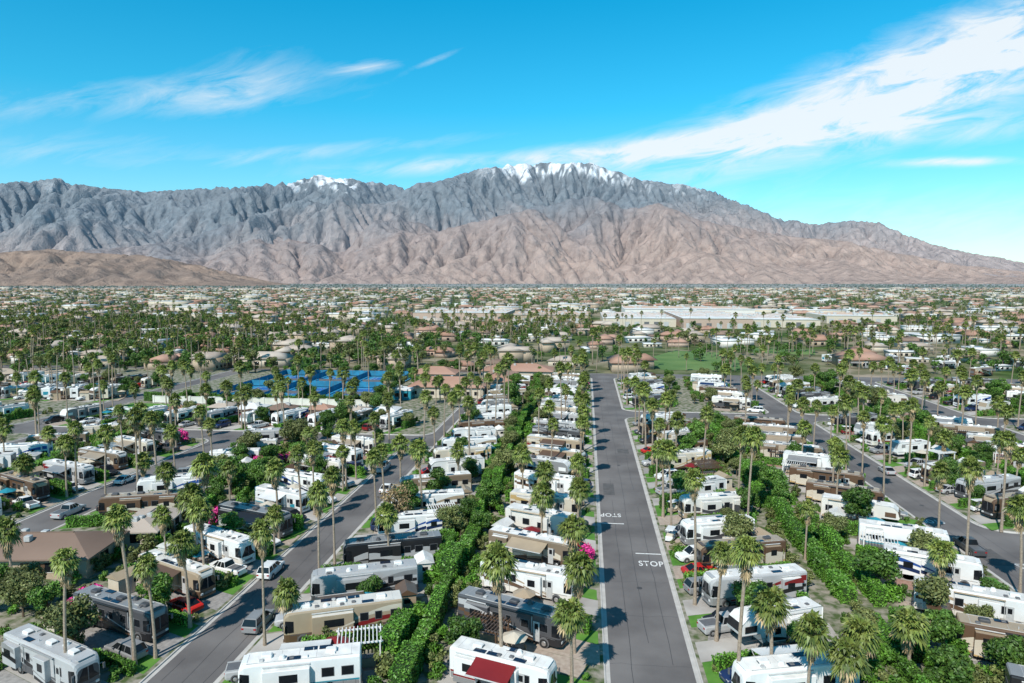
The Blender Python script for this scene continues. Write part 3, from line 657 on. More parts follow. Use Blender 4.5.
for (x0,y0,x1,y1) in [(-120,204,-68,204),(-120,262,-68,262),(-120,204,-120,262),(-68,204,-68,262),(-102.5,204,-102.5,262),(-85.5,204,-85.5,262),(-120,233,-68,233)]:
    L=math.hypot(x1-x0,y1-y0); n=int(L/3)
    b.box(((x0+x1)/2,(y0+y1)/2,ZB+1.3),(max(.04,abs(x1-x0)-.1),max(.04,abs(y1-y0)-.1),2.0),0)
    for i in range(n+1): b.cyl((x0+(x1-x0)*i/n,y0+(y1-y0)*i/n,0),(x0+(x1-x0)*i/n,y0+(y1-y0)*i/n,3.3),.05,.05,6,1)
obj('court_fence',b.mesh('court_fence',[M['screen'],M['trim']]))
b=MB(); b.box((-98,197.6,1.1+ZB),(72,.25,2.0),0); b.box((-98,197.6,2.14+ZB),(72.2,.4,.1),0)
for i in range(19): b.box((-134+i*4,197.6,1.2+ZB),(.5,.5,2.3),0)
obj('boundary_wall',b.mesh('boundary_wall',[M['wallw']]))
def warehouse(name,x0,x1,y0,y1,h,wall,roof,bays,rr=.8):
    e=bpy.data.objects.new(name,None); COL.objects.link(e); w=(x1-x0)
    b=MB(); b.box(((x0+x1)/2,(y0+y1)/2,h/2),(w,y1-y0,h),0); obj('walls',b.mesh('walls',[wall]),parent=e)
    b=MB()
    for i in range(bays):
        xa=x0+w*i/bays; xb=x0+w*(i+1)/bays; xm=(xa+xb)/2
        b.add([(xa,y0-.5,h+.02),(xm,y0-.5,h+rr),(xb,y0-.5,h+.02),(xa,y1,h+.02),(xm,y1,h+rr),(xb,y1,h+.02)],[(0,1,4,3),(1,2,5,4),(0,2,1),(3,4,5)],0)
        for k in range(6): b.cbox((xm+R.uniform(-5,5),y0+(y1-y0)*R.random(),h+1.2),(2.5,2.5,1.6),.2,1)
    for i in range(1,5): b.box(((x0+x1)/2,y0+(y1-y0)*i/5,h+rr+.1),(w,.5,.5),2)
    obj('roof',b.mesh('roof',[roof,M['trimlight'],ST[2]]),parent=e)
    b=MB(); x=x0+4
    while x<x1-4: b.box((x,y0-.02,2.2),(4,.1,4.2),0 if R.random()<.3 else 1); x+=8
    obj('loading_doors',b.mesh('loading_doors',[M['trim'],M['trimlight']]),parent=e)
warehouse('warehouse',14,74,575,690,7,ST[1],TILE[2],3)
warehouse('warehouse',78,132,560,700,8,ST[2],TILE[2],3)
warehouse('warehouse',137,190,580,680,6.5,ST[1],TILE[2],3)
warehouse('warehouse',40,170,715,790,9,ST[3],TILE[2],5)
warehouse('warehouse',-165,-75,640,720,8,ST[2],TILE[2],6)
warehouse('warehouse',-68,4,620,690,7,ST[0],TILE[3],4)
warehouse('warehouse',215,275,640,700,7,ST[1],TILE[2],3)

# ------------------------------------------------------------------ merged distant stuff
def arr(me):
    nv=len(me.vertices); v=np.empty(nv*3); me.vertices.foreach_get('co',v)
    nl=len(me.loops); li=np.empty(nl,dtype=np.int64); me.loops.foreach_get('vertex_index',li)
    npoly=len(me.polygons); lt=np.empty(npoly,dtype=np.int64); me.polygons.foreach_get('loop_total',lt)
    mi=np.empty(npoly,dtype=np.int64); me.polygons.foreach_get('material_index',mi)
    return v.reshape(-1,3),li,lt,mi
def merged(name,variants,pts,mats,matmaps=None):
    A=[arr(v) for v in variants]; VV=[];LI=[];LT=[];MI=[];o=0
    for k,(v,li,lt,mi) in enumerate(A):
        p=pts[pts[:,5]==k]; n=len(p)
        if n==0: continue
        c,s=np.cos(p[:,3])[:,None],np.sin(p[:,3])[:,None]; sc=p[:,4][:,None]
        X=(v[None,:,0]*c-v[None,:,1]*s)*sc+p[:,0][:,None]; Y=(v[None,:,0]*s+v[None,:,1]*c)*sc+p[:,1][:,None]; Z=v[None,:,2]*sc+p[:,2][:,None]
        VV.append(np.stack([X,Y,Z],-1).reshape(-1,3)); nv=len(v)
        LI.append((li[None,:]+(np.arange(n)*nv)[:,None]+o).ravel()); o+=n*nv
        LT.append(np.tile(lt,n)); mm=mi if matmaps is None else np.array(matmaps[k])[mi]; MI.append(np.tile(mm,n))
    VV=np.concatenate(VV);LI=np.concatenate(LI);LT=np.concatenate(LT);MI=np.concatenate(MI)
    me=bpy.data.meshes.new(name); me.vertices.add(len(VV)); me.vertices.foreach_set('co',VV.ravel())
    me.loops.add(len(LI)); me.loops.foreach_set('vertex_index',LI.astype(np.int32)); me.polygons.add(len(LT))
    ls=np.concatenate([[0],np.cumsum(LT)[:-1]]); me.polygons.foreach_set('loop_start',ls.astype(np.int32)); me.polygons.foreach_set('material_index',MI.astype(np.int32))
    for m in mats: me.materials.append(m)
    me.update(calc_edges=True); me.validate(); return obj(name,me)
cP,sP=math.cos(PSI),math.sin(PSI)
def view_pts(n,d0,d1,power=1.0,sp=.85):
    D=(NR.uniform(d0**power,d1**power,n))**(1/power); lat=NR.uniform(-1,1,n)*(sp*D+30)
    return lat*cP-D*sP, D*cP+lat*sP
EX=[(6,198,535,795),(-170,8,600,722),(208,280,620,705),(-134,-68,200,270),(-60,-38,205,260)]
def excl(x,y,rects=EX):
    m=np.zeros(len(x),bool)
    for a,b_,c,d in rects: m|=(x>a)&(x<b_)&(y>c)&(y<d)
    return m
def thin(x,y,k=.75): # keep fewer tall things right in front of the warehouses
    return ~((x>0)&(x<200)&(y>450)&(y<540)&(NR.random(len(x))<k))
palm_mid=[palm_mesh('pm%d'%i,h,22,6,300+i,cr=2.1,skirt=6,sides=5) for i,h in enumerate([9,11.5,14,16])]
palm_far=[palm_mesh('pf%d'%i,h,11,4,320+i,cr=2.3,skirt=2,sides=4,trunk_r=.25) for i,h in enumerate([9,12,15])]
pmats=[M['bark'],M['frond'],M['frond_dry']]
def clump(x,y,k=1.0):
    s=np.sin(x/71+1.3)*np.cos(y/93)+.7*np.sin(x/29-y/47)+.5*np.cos((x+y)/173)
    return NR.random(len(x))<np.clip(.6+.4*s*k,.12,1)
x,y=view_pts(2500,277,650,1.6); m=~excl(x,y)&clump(y*.8,x*1.1)&thin(x,y,.6); x,y=x[m],y[m]; n=len(x)
merged('mid_distance_palms',palm_mid,np.c_[x,y,np.zeros(n),NR.uniform(0,6.28,n),NR.uniform(.75,1.15,n),NR.integers(0,4,n)],pmats)
x,y=view_pts(4200,640,2300,1.5); m=~excl(x,y)&clump(y*.5,x*.7); x,y=x[m],y[m]; n=len(x)
merged('distant_palms',palm_far,np.c_[x,y,np.zeros(n),NR.uniform(0,6.28,n),NR.uniform(.75,1.1,n),NR.integers(0,3,n)],pmats)
tm=[tree_mesh('tm%d'%i,h,r,420,.42,400+i,M['leaf'],lobes=9,flat=f) for i,(h,r,f) in enumerate([(6,3.2,.8),(8,4,.8),(9.5,3.8,1.0),(5,3,.7)])]
tf=[tree_mesh('tf%d'%i,h,r,80,.95,420+i,M['leaf'],lobes=8,flat=.7,trunk=False) for i,(h,r) in enumerate([(5,3.6),(6,4.2),(4.5,3.4)])]
g=lambda x,y:(x>30)&(x<80)&(y>294)&(y<385)
x,y=view_pts(3700,277,640,1.6); keep=~excl(x,y)&clump(x,y)&((x<40)|(NR.random(len(x))<.8))&~(g(x,y)&(NR.random(len(x))<.5))&thin(x,y,.4); x,y=x[keep],y[keep]; n=len(x)
merged('mid_distance_trees',tm,np.c_[x,y,np.zeros(n),NR.uniform(0,6.28,n),NR.uniform(.5,1.2,n)*np.where(x<-60,1.1,.92),NR.integers(0,4,n)],[M['bark2'],M['leaf'],M['leaf_olive']],[(0,1),(0,1),(0,2),(0,1)])
M['leaf_mid']=mat('leaf_suburb_hazed',(.055,.105,.035),.7,c2=(.13,.19,.075),scale=.02,island=.4)  # leaf green with some distance haze mixed into the colour
M['leaf_mid2']=mat('leaf_suburb_olive_hazed',(.10,.13,.06),.7,c2=(.19,.21,.11),scale=.02,island=.4)  # olive leaf, likewise paled by haze in its colour
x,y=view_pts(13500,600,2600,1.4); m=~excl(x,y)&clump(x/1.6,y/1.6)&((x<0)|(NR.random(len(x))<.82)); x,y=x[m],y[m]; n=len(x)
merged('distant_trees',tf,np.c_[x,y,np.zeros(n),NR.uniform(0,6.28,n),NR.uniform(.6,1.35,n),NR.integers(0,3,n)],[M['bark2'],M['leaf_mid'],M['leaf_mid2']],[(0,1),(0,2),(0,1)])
M['leaf_haze']=mat('leaf_far_hazed',(.105,.15,.13),.8,c2=(.185,.23,.205),scale=.02,island=.25)  # pale bluish leaf: distance haze painted into the base colour
tv=[tree_mesh('tv%d'%i,8,9,22,3.0,440+i,M['leaf'],lobes=5,flat=.42,trunk=False) for i in range(3)]
x,y=view_pts(10500,2300,8500,1.3); m=clump(x/5,y/9); x,y=x[m],y[m]; n=len(x)
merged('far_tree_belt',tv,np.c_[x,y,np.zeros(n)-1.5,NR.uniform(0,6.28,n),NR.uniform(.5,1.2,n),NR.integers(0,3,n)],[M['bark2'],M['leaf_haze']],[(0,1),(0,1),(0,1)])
def house_lo(w,d,h,rh,flat,wing=0):
    b=MB(); b.box((0,0,h/2),(w,d,h),0)
    def hip(cx,cy,w,d,h,rh,rot=False):
        W2,D2=w/2+.7,d/2+.7; rl=max(.3,(w-d)/2)
        v=[(-W2,-D2,h-.1),(W2,-D2,h-.1),(W2,D2,h-.1),(-W2,D2,h-.1),(-rl,0,h+rh),(rl,0,h+rh)]
        v=[((-y if rot else x)+cx,(x if rot else y)+cy,z) for x,y,z in v]
        b.add(v,[(0,1,5,4),(1,2,5),(2,3,4,5),(3,0,4),(3,2,1,0)],1)
    if flat: b.box((0,0,h+.15),(w+.6,d+.6,.5),1); b.cbox((w*.2,d*.1,h+.8),(1.6,1.6,1.0),.1,0)
    else: hip(0,0,w,d,h,rh)
    if wing:
        b.box((w*.28*wing,-d*.55,h/2-.05),(w*.38,d*.9,h-.1),0)
        if not flat: hip(w*.28*wing,-d*.5,d*1.1,w*.38,h-.08,rh*.85,True)
    for k in (-.32,-.1,.1,.32):
        for sd in (-1,1): b.box((k*w,sd*(d/2+.02),1.6),(1.4,.08,1.2),2)
    return b.mesh('house_lo',[ST[0],TILE[0],M['glass']])
hv=[house_lo(16,10,3.4,2.2,False,1),house_lo(13,9,3.2,2,False,-1),house_lo(20,9,3.4,2,False,1),house_lo(18,11,3.8,0,True),house_lo(12,7,2.8,0,True),house_lo(15,10,5.4,1.8,False,-1),house_lo(14,5,3.2,.5,False),house_lo(46,20,6.5,0,True),house_lo(17,10,3.4,2.0,False),house_lo(15,9,3.4,1.6,False,1)]
hm=[(0,4,8),(1,5,8),(2,4,8),(3,6,8),(1,6,8),(0,7,8),(3,6,8),(1,6,8),(1,7,8),(3,5,8)]
pts=[]
gy=296
while gy<3400:
    D=gy; st=26 if D<900 else 34
    gx=-.85*D-60
    while gx<.85*D+60:
        xx=gx*cP-gy*sP+R.uniform(-8,8); yy=gy*cP+gx*sP+R.uniform(-8,8)
        if R.random()<.66 and not any(a-8<xx<b_+8 and c-8<yy<d+8 for a,b_,c,d in EX) and not (24<xx<86 and 288<yy<390):
            v=R.choice([0,1,2,5,4,6,3,8,9,8,5,2,0,4,3])
            if D>600 and R.random()<.03: v=7
            pts.append((xx,yy,0,R.choice([0,math.pi/2,math.pi,-math.pi/2])+R.uniform(-.25,.25),R.uniform(.7,1.3),v))
        gx+=st
    gy+=24 if D<900 else 44
merged('distant_houses',hv,np.array(pts),ST+TILE+[M['glass']],hm)
for yy in (292,312,333):
    x=105
    while abs(x)<yy*.95:
        if R.random()<.6: obj('motorhome',R.choice(MH+[MH[0],MH[5],MH[9]]),(x,yy+R.uniform(-2,2),.02),R.uniform(-.2,.2)+R.choice([0,math.pi/2,.4]))
        x+=R.uniform(10,16)

# ------------------------------------------------------------------ ground
def ground_material():
    m,nt,b=nodes('desert_ground'); N=nt.nodes;L=nt.links
    tc=N.new('ShaderNodeTexCoord')
    def nz(s,d=6):
        n=N.new('ShaderNodeTexNoise'); n.inputs['Scale'].default_value=s; n.inputs['Detail'].default_value=d; L.new(tc.outputs['Object'],n.inputs['Vector']); return n
    n1=nz(.012,7); n2=nz(.09,5)
    r1=N.new('ShaderNodeValToRGB'); r1.color_ramp.elements[0].position=.42; r1.color_ramp.elements[1].position=.60
    r1.color_ramp.elements[0].color=(.07,.12,.035,1); r1.color_ramp.elements[1].color=(.33,.28,.225,1); L.new(n1.outputs['Fac'],r1.inputs['Fac'])
    r2=N.new('ShaderNodeValToRGB'); r2.color_ramp.elements[0].position=.4; r2.color_ramp.elements[1].position=.6
    r2.color_ramp.elements[0].color=(.5,.55,.4,1); r2.color_ramp.elements[1].color=(1.1,1.05,1,1); L.new(n2.outputs['Fac'],r2.inputs['Fac'])
    mx=N.new('ShaderNodeMix'); mx.data_type='RGBA'; mx.blend_type='MULTIPLY'; mx.inputs[0].default_value=1; L.new(r1.outputs[0],mx.inputs[6]); L.new(r2.outputs[0],mx.inputs[7])
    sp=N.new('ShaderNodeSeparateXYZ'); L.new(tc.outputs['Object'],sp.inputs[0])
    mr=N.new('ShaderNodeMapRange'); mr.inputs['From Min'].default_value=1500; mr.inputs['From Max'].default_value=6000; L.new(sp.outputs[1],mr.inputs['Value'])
    m2=N.new('ShaderNodeMix'); m2.data_type='RGBA'; L.new(mr.outputs[0],m2.inputs[0]); L.new(mx.outputs[2],m2.inputs[6]); m2.inputs[7].default_value=(.29,.30,.30,1)  # far ground fades to grey, haze painted into the base colour
    L.new(m2.outputs[2],b.inputs['Base Color']); b.inputs['Roughness'].default_value=.95; b.inputs['Specular IOR Level'].default_value=.1
    return m
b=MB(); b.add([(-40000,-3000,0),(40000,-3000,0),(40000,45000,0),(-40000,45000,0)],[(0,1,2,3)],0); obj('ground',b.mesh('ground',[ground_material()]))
b=MB(); b.add([(-262,225,.16),(-205,232,.16),(-200,262,.16),(-234,270,.16),(-262,270,.16)],[(0,1,2,3,4)],0)
obj('bare_sand_lot',b.mesh('bare_sand_lot',[mat('sand',(.48,.40,.31),.95,var=.12,scale=.2)]))

# ------------------------------------------------------------------ mountains
def erode(nx,ny,dx,U,steps,K,mexp,seed):
    rg=np.random.default_rng(seed); h=U*.3*rg.uniform(.2,1,(ny,nx))
    N=nx*ny; idx=np.arange(N).reshape(ny,nx)
    offs=[(-1,-1),(-1,0),(-1,1),(0,-1),(0,1),(1,-1),(1,0),(1,1)]
    fixed=np.zeros((ny,nx),bool); fixed[0]=fixed[-1]=True; fixed[:,0]=fixed[:,-1]=True
    fixed|=(U<=1e-6); fx=fixed.ravel().tolist()
    for it in range(steps):
        hp=np.pad(h,1,constant_values=1e9); ip=np.pad(idx,1,constant_values=0)
        best=np.zeros((ny,nx)); rec=idx.copy(); dist=np.full((ny,nx),dx)
        for a,c in offs:
            dd=dx*math.hypot(a,c); s=(h-hp[1+a:1+a+ny,1+c:1+c+nx])/dd; s=s*(1+.15*rg.random((ny,nx))); mk=s>best
            best=np.where(mk,s,best); rec=np.where(mk,ip[1+a:1+a+ny,1+c:1+c+nx],rec); dist=np.where(mk,dd,dist)
        order=np.argsort(h.ravel(),kind='stable').tolist(); rl=rec.ravel().tolist(); A=[1.0]*N
        for i in reversed(order):
            j=rl[i]
            if j!=i: A[j]+=A[i]
        F=(K*np.array(A)**mexp/dist.ravel()*dx); F[rec.ravel()==idx.ravel()]=0; F=F.tolist()
        hn=(h+U).ravel().tolist()
        for i in order:
            if fx[i]: hn[i]=0.0
            else:
                f=F[i]
                if f>0: hn[i]=(hn[i]+f*hn[rl[i]])/(1+f)
        h=np.array(hn).reshape(ny,nx)
        hp=np.pad(h,1,mode='edge'); h=h+.015*(hp[:-2,1:-1]+hp[2:,1:-1]+hp[1:-1,:-2]+hp[1:-1,2:]-4*h)
    return h,np.array(A).reshape(ny,nx)
def vnoise(ny,nx,cell,rg):
    gy,gx=int(ny/cell)+3,int(nx/cell)+3; g=rg.random((gy,gx)); yy=np.arange(ny)/cell;xx=np.arange(nx)/cell
    y0=yy.astype(int);x0=xx.astype(int);fy=yy-y0;fx=xx-x0;fy=fy*fy*(3-2*fy);fx=fx*fx*(3-2*fx)
    a=g[y0][:,x0];b_=g[y0][:,x0+1];c=g[y0+1][:,x0];d=g[y0+1][:,x0+1]
    return (a*(1-fx)+b_*fx)*(1-fy)[:,None]+(c*(1-fx)+d*fx)*fy[:,None]
def up2(h):
    ny,nx=h.shape; r=np.zeros((2*ny-1,2*nx-1)); r[::2,::2]=h; r[1::2,::2]=(h[1:]+h[:-1])/2; r[:,1::2]=(r[:,:-1:2]+r[:,2::2])/2; return r
def range_obj(name,nx,ny,dx,x0,y0,env,bump,steps,seed,upn,amp,colf,K,mexp,bumpd,win=7,haze=0):
    X=x0+np.arange(nx)*dx; Y=y0+np.arange(ny)*dx; XX,YY=np.meshgrid(X,Y); rg=np.random.default_rng(seed)
    nzz=vnoise(ny,nx,ny/3.5,rg)*1.1+vnoise(ny,nx,ny/8,rg)*.8+vnoise(ny,nx,ny/20,rg)*.2
    U=env(XX/YY)*bump(XX,YY)*(.03+.95*nzz)
    U[[0,-1]]=0
    h,A=erode(nx,ny,dx,U,steps,K,mexp,seed)
    h/=h.max(); A=np.log(A)/math.log(nx*ny)
    for _ in range(upn):
        h=up2(h);A=up2(A); ny,nx=h.shape
        for c_,k_ in ((2.3,.7),(4.1,1.0),(9.0,1.3)):
            rn=1-abs(2*vnoise(ny,nx,c_,rg)-1); h+=amp*k_*(rn-.5)*np.clip(h*3,0,1)
    X=x0+np.arange(nx)*dx/2**upn; Y=y0+np.arange(ny)*dx/2**upn; XX,YY=np.meshgrid(X,Y)
    u=XX/YY; nb=300; ub=np.clip(((u+1.2)/2.4*nb).astype(int),0,nb-1); uc=-1.2+(np.arange(nb)+.5)*2.4/nb; H=h
    for ps in range(2):
        s=np.zeros(nb); np.maximum.at(s,ub.ravel(),(H/YY).ravel())
        k=np.hanning(win+2)[1:-1] if ps==0 else np.hanning(7)[1:-1]; k/=k.sum(); hw=len(k)//2; sp=np.pad(s,hw,mode='edge'); ss=np.convolve(sp,k,'valid')
        f=env(uc)/np.maximum(ss,ss.max()*.02); f=np.clip(f,0,np.percentile(f,90)*1.5)
        H=H*np.interp(u,uc,f)
    H=H*(1-.12*np.clip((A-.2)*2,0,1)*np.clip(1-H/(H.max()*1.2),0,1))
    rel=np.zeros(nb); np.maximum.at(rel,ub.ravel(),(H/YY).ravel()); relh=(H/YY)/np.maximum(np.interp(u,uc,rel),1e-4)
    col=colf(XX,YY,H,A,rg,vnoise,relh)
    Xw=XX*cP-YY*sP; Yw=YY*cP+XX*sP
    V=np.stack([Xw,Yw,H-6],-1).reshape(-1,3); idx=np.arange(nx*ny).reshape(ny,nx)
    F=np.stack([idx[:-1,:-1],idx[:-1,1:],idx[1:,1:],idx[1:,:-1]],-1).reshape(-1,4)
    me=bpy.data.meshes.new(name); me.vertices.add(len(V)); me.vertices.foreach_set('co',V.ravel()); me.loops.add(F.size); me.loops.foreach_set('vertex_index',F.ravel().astype(np.int32))
    me.polygons.add(len(F)); me.polygons.foreach_set('loop_start',(np.arange(len(F))*4).astype(np.int32)); me.update(calc_edges=True)
    me.polygons.foreach_set('use_smooth',np.ones(len(F),bool))
    at=me.color_attributes.new('rock','FLOAT_COLOR','POINT'); C=np.concatenate([col.reshape(-1,3),np.ones((nx*ny,1))],1).astype(np.float32); at.data.foreach_set('color',C.ravel())
    m,nt,b_=nodes(name+'_rock_hazed'); Nn=nt.nodes;Ln=nt.links; a=Nn.new('ShaderNodeAttribute'); a.attribute_name='rock'
    tc=Nn.new('ShaderNodeTexCoord'); n1=Nn.new('ShaderNodeTexNoise'); n1.inputs['Scale'].default_value=.006; n1.inputs['Detail'].default_value=8; n1.inputs['Roughness'].default_value=.64; n1.inputs['Distortion'].default_value=.5; Ln.new(tc.outputs['Object'],n1.inputs['Vector'])
    mr=Nn.new('ShaderNodeMapRange'); mr.inputs['From Min'].default_value=.3; mr.inputs['From Max'].default_value=.7; mr.inputs['To Min'].default_value=.70; mr.inputs['To Max'].default_value=1.26; Ln.new(n1.outputs['Fac'],mr.inputs['Value'])
    mx=Nn.new('ShaderNodeMix'); mx.data_type='RGBA'; mx.blend_type='MULTIPLY'; mx.inputs[0].default_value=1; Ln.new(a.outputs['Color'],mx.inputs[6]); Ln.new(mr.outputs[0],mx.inputs[7]); Ln.new(mx.outputs[2],b_.inputs['Base Color'])
    bp=Nn.new('ShaderNodeBump'); bp.inputs['Strength'].default_value=1; bp.inputs['Distance'].default_value=bumpd; Ln.new(n1.outputs['Fac'],bp.inputs['Height']); Ln.new(bp.outputs['Normal'],b_.inputs['Normal'])
    b_.inputs['Roughness'].default_value=1; b_.inputs['Specular IOR Level'].default_value=0
    # distance haze put in as a faint even blue glow of the rock surface
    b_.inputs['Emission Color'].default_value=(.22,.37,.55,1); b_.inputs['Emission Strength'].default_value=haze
    me.materials.append(m); return obj(name,me)
def prof(pts):
    px=np.array([(p[0]-512)/683 for p in pts]); e=np.array([max(0,(282.5-p[1])/683) for p in pts]); return lambda u:np.interp(u,px,e)
envM=prof([(-400,215),(-150,195),(0,186),(60,180),(100,188),(150,193),(200,190),(240,188),(290,184),(320,177),(350,180),(400,187),(440,182),(480,170),(520,166),(555,165),(590,165),(610,172),(640,181),(680,186),(710,192),(745,206),(780,220),(815,224),(850,221),(875,223),(900,233),(930,244),(960,251),(1000,258),(1024,263),(1120,272),(1300,279)])
def bumpM(X,Y):
    w=700*np.sin(X/2300)+450*np.sin(X/900+1); a=np.clip((Y-11000-w)/5600,0,1); c=np.clip((22300-Y)/5000,0,1); return (.15+.85*a)*(a>0)*c
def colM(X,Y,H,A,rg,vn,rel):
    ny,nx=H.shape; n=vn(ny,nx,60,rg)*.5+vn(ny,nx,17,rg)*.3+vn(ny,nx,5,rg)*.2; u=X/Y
    mid=np.array([.36,.295,.275]);hi=np.array([.185,.205,.225]); t=np.clip((H-650-1200*(n-.5)+(-u*900).clip(-600,400))/1000,0,1)[...,None]  # hi: darker upper rock with blue-grey distance haze painted in
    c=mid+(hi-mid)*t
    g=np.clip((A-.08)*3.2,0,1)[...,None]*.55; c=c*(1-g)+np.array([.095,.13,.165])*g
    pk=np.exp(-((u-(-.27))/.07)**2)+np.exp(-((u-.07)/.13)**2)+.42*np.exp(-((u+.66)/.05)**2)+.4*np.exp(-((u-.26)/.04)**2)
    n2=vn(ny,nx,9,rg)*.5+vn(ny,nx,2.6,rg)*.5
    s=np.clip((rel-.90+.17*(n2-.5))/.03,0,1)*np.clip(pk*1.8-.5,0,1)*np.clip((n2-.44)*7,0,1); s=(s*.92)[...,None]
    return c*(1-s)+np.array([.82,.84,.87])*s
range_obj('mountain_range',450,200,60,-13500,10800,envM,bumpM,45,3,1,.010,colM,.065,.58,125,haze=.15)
envN=prof([(-500,262),(-150,258),(0,254),(70,250),(130,246),(180,240),(225,226),(262,217),(300,234),(345,228),(400,216),(440,229),(490,218),(530,208),(590,196),(625,208),(660,204),(700,220),(745,228),(790,236),(840,240),(900,253),(960,264),(1024,271),(1200,280)])
def bumpN(X,Y):
    w=600*np.sin(X/1900+2)+400*np.sin(X/800); a=np.clip((Y-8700-w)/3600,0,1); c=np.clip((15000-Y)/2200,0,1); return (.12+.88*a**1.1)*(a>0)*c
def colN(X,Y,H,A,rg,vn,rel):
    ny,nx=H.shape; n=vn(ny,nx,50,rg)*.5+vn(ny,nx,15,rg)*.3+vn(ny,nx,5,rg)*.2; u=X/Y
    lo=np.array([.385,.285,.24]);mid=np.array([.315,.25,.23]);hi=np.array([.19,.20,.22]); t=np.clip((H-100-900*(n-.5)+(-u*1100).clip(-500,600))/1300,0,1)[...,None]  # upper tone hi mixes rock colour with painted blue-grey haze
    c=np.where(t<.5,lo+(mid-lo)*t/.5,mid+(hi-mid)*(t-.5)/.5)
    g=np.clip((A-.10)*3.2,0,1)[...,None]*.5; return c*(1-g)+np.array([.125,.14,.155])*g
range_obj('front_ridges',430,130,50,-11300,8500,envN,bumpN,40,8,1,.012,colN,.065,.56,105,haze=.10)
envF=prof([(-500,240),(-150,246),(0,250),(50,247),(110,251),(150,253),(200,262),(240,272),(275,279),(300,282.4),(400,282.5)])
def bumpF(X,Y):
    a=np.clip((Y-5000)/1800,0,1); c=np.clip((9000-Y)/1400,0,1); return (.1+.9*a)*(a>0)*c
def colF(X,Y,H,A,rg,vn,rel):
    ny,nx=H.shape; n=(vn(ny,nx,20,rg)*.6+vn(ny,nx,6,rg)*.4)[...,None]; c=np.array([.33,.235,.18])*(1-n)+np.array([.20,.155,.13])*n; g=np.clip((A-.1)*2.5,0,1)[...,None]*.6; return c*(1-g)+np.array([.11,.12,.10])*g
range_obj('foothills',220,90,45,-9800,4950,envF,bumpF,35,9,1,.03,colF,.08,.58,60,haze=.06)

# ------------------------------------------------------------------ sky, sun
AZ=math.radians(23); EL=math.radians(45)
sv=Vector((-math.sin(AZ)*math.cos(EL),-math.cos(AZ)*math.cos(EL),math.sin(EL)))
sd=bpy.data.lights.new('sun','SUN'); sd.energy=5.0; sd.angle=math.radians(.5); sd.color=(1,.95,.88)
so=bpy.data.objects.new('sun',sd); so.rotation_euler=(-sv).to_track_quat('-Z','Y').to_euler(); COL.objects.link(so)
w=bpy.data.worlds.new('World'); scene.world=w; w.use_nodes=True; nt=w.node_tree; N=nt.nodes; L=nt.links
try: w.cycles.sampling_method='MANUAL'; w.cycles.sample_map_resolution=256
except Exception: pass
bg=N['Background']; bg.inputs['Strength'].default_value=.115
sky=N.new('ShaderNodeTexSky'); sky.sky_type='NISHITA'; sky.sun_disc=False; sky.sun_elevation=EL; sky.sun_rotation=math.pi+AZ; sky.air_density=1.0; sky.dust_density=.4; sky.ozone_density=2.0
def math_(op,a,b_=None,c=None,clamp=False):
    n=N.new('ShaderNodeMath'); n.operation=op; n.use_clamp=clamp
    for i,v in enumerate((a,b_,c)):
        if v is None: continue
        if isinstance(v,(int,float)): n.inputs[i].default_value=v
        else: L.new(v,n.inputs[i])
    return n.outputs[0]
tc=N.new('ShaderNodeTexCoord'); vr=N.new('ShaderNodeVectorRotate'); vr.rotation_type='Z_AXIS'; vr.inputs['Angle'].default_value=-PSI; L.new(tc.outputs['Generated'],vr.inputs['Vector'])
sx=N.new('ShaderNodeSeparateXYZ'); L.new(vr.outputs[0],sx.inputs[0])
yy=math_('MAXIMUM',sx.outputs[1],.05); az=math_('DIVIDE',sx.outputs[0],yy); el=math_('DIVIDE',sx.outputs[2],yy)
def cloud(px,py,Lp,Wp,ang,st):
    cx,cy=(px-512)/683,(281-py)/683*.97; a=math.radians(ang); dx=math_('SUBTRACT',az,cx); dy=math_('SUBTRACT',el,cy)
    u=math_('ADD',math_('MULTIPLY',dx,math.cos(a)*683/Lp),math_('MULTIPLY',dy,math.sin(a)*683/Lp)); v=math_('ADD',math_('MULTIPLY',dx,-math.sin(a)*683/Wp),math_('MULTIPLY',dy,math.cos(a)*683/Wp))
    qq=math_('ADD',math_('MULTIPLY',u,u),math_('MULTIPLY',v,v)); return math_('MULTIPLY',math_('EXPONENT',math_('MULTIPLY',qq,-1.0)),st)
tot=None
for c in [(890,84,200,34,20,1.7),(1010,45,130,42,22,1.1),(790,128,150,17,10,.95),(690,145,90,13,7,.95),(470,163,140,8,3,.9),(600,152,80,10,5,.85),(930,130,150,14,4,.6),(940,161,62,4,1,1.1),(150,98,190,17,3,.5),(250,80,60,24,15,.5),(370,68,30,6,8,.85),(435,62,28,3,22,.5),(60,150,160,16,0,.35),(960,228,260,40,0,.4),(330,150,160,8,5,.4)]:
    k=cloud(*c); tot=k if tot is None else math_('ADD',tot,k)
cb=N.new('ShaderNodeCombineXYZ'); L.new(math_('ADD',math_('MULTIPLY',az,.97),math_('MULTIPLY',el,.24)),cb.inputs[0]); L.new(math_('MULTIPLY',math_('SUBTRACT',math_('MULTIPLY',el,.97),math_('MULTIPLY',az,.24)),4.2),cb.inputs[1])
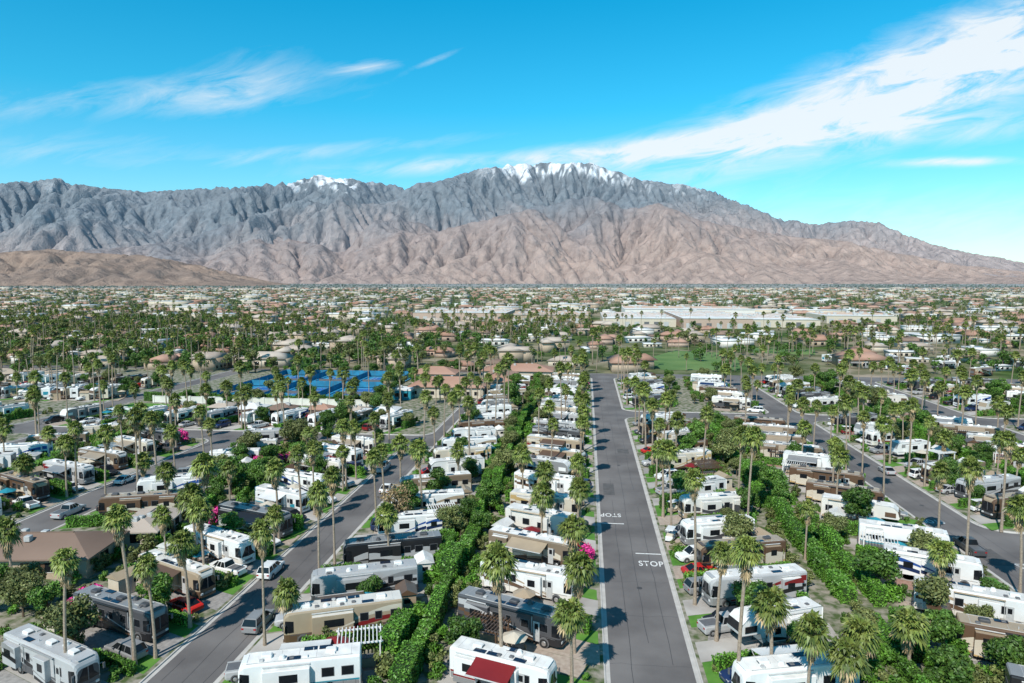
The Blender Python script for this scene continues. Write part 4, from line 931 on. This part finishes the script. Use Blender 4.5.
n1=N.new('ShaderNodeTexNoise'); n1.inputs['Scale'].default_value=8; n1.inputs['Detail'].default_value=9; n1.inputs['Roughness'].default_value=.64; n1.inputs['Distortion'].default_value=.6; L.new(cb.outputs[0],n1.inputs['Vector'])
nn=math_('MULTIPLY',math_('SUBTRACT',n1.outputs['Fac'],.34),2.6,clamp=True)
al=math_('MULTIPLY',math_('SUBTRACT',math_('MULTIPLY',tot,math_('ADD',nn,.16)),.07),1.1,clamp=True)
al=math_('MULTIPLY',al,.88)
hyp=math_('SQRT',math_('ADD',math_('MULTIPLY',sx.outputs[0],sx.outputs[0]),math_('MULTIPLY',sx.outputs[1],sx.outputs[1]))); elev=math_('DIVIDE',sx.outputs[2],math_('MAXIMUM',hyp,.02))
rp=N.new('ShaderNodeValToRGB'); L.new(elev,rp.inputs['Fac']); e=rp.color_ramp.elements
e[0].position=0; e[0].color=(.74,.80,.80,1); e[1].position=.42; e[1].color=(.02,.80,.86,1)
k=e.new(.10); k.color=(.46,.79,.80,1); k=e.new(.24); k.color=(.13,.81,.84,1); k=e.new(.9); k.color=(.17,.40,.44,1)
mx=N.new('ShaderNodeMix'); mx.data_type='RGBA'; mx.blend_type='MULTIPLY'; mx.inputs[0].default_value=1; L.new(sky.outputs[0],mx.inputs[6]); L.new(rp.outputs[0],mx.inputs[7])
mxb=N.new('ShaderNodeMix'); mxb.data_type='RGBA'; mxb.blend_type='MULTIPLY'; mxb.inputs[0].default_value=1; L.new(mx.outputs[2],mxb.inputs[6]); mxb.inputs[7].default_value=(1.5,1.70,1.82,1)
m2=N.new('ShaderNodeMix'); m2.data_type='RGBA'; L.new(al,m2.inputs[0]); L.new(mxb.outputs[2],m2.inputs[6]); m2.inputs[7].default_value=(8.1,8.4,8.6,1); L.new(m2.outputs[2],bg.inputs['Color'])

cam=bpy.data.cameras.new('camera'); cam.sensor_width=36; cam.lens=36*683/1024; cam.clip_start=.5; cam.clip_end=90000
co=bpy.data.objects.new('camera',cam); co.location=(0,0,38); co.rotation_euler=(math.radians(90)-math.atan((341.5-281)/683),0,PSI); COL.objects.link(co); scene.camera=co
scene.view_settings.view_transform='Standard'; scene.view_settings.look='None'; scene.view_settings.exposure=0
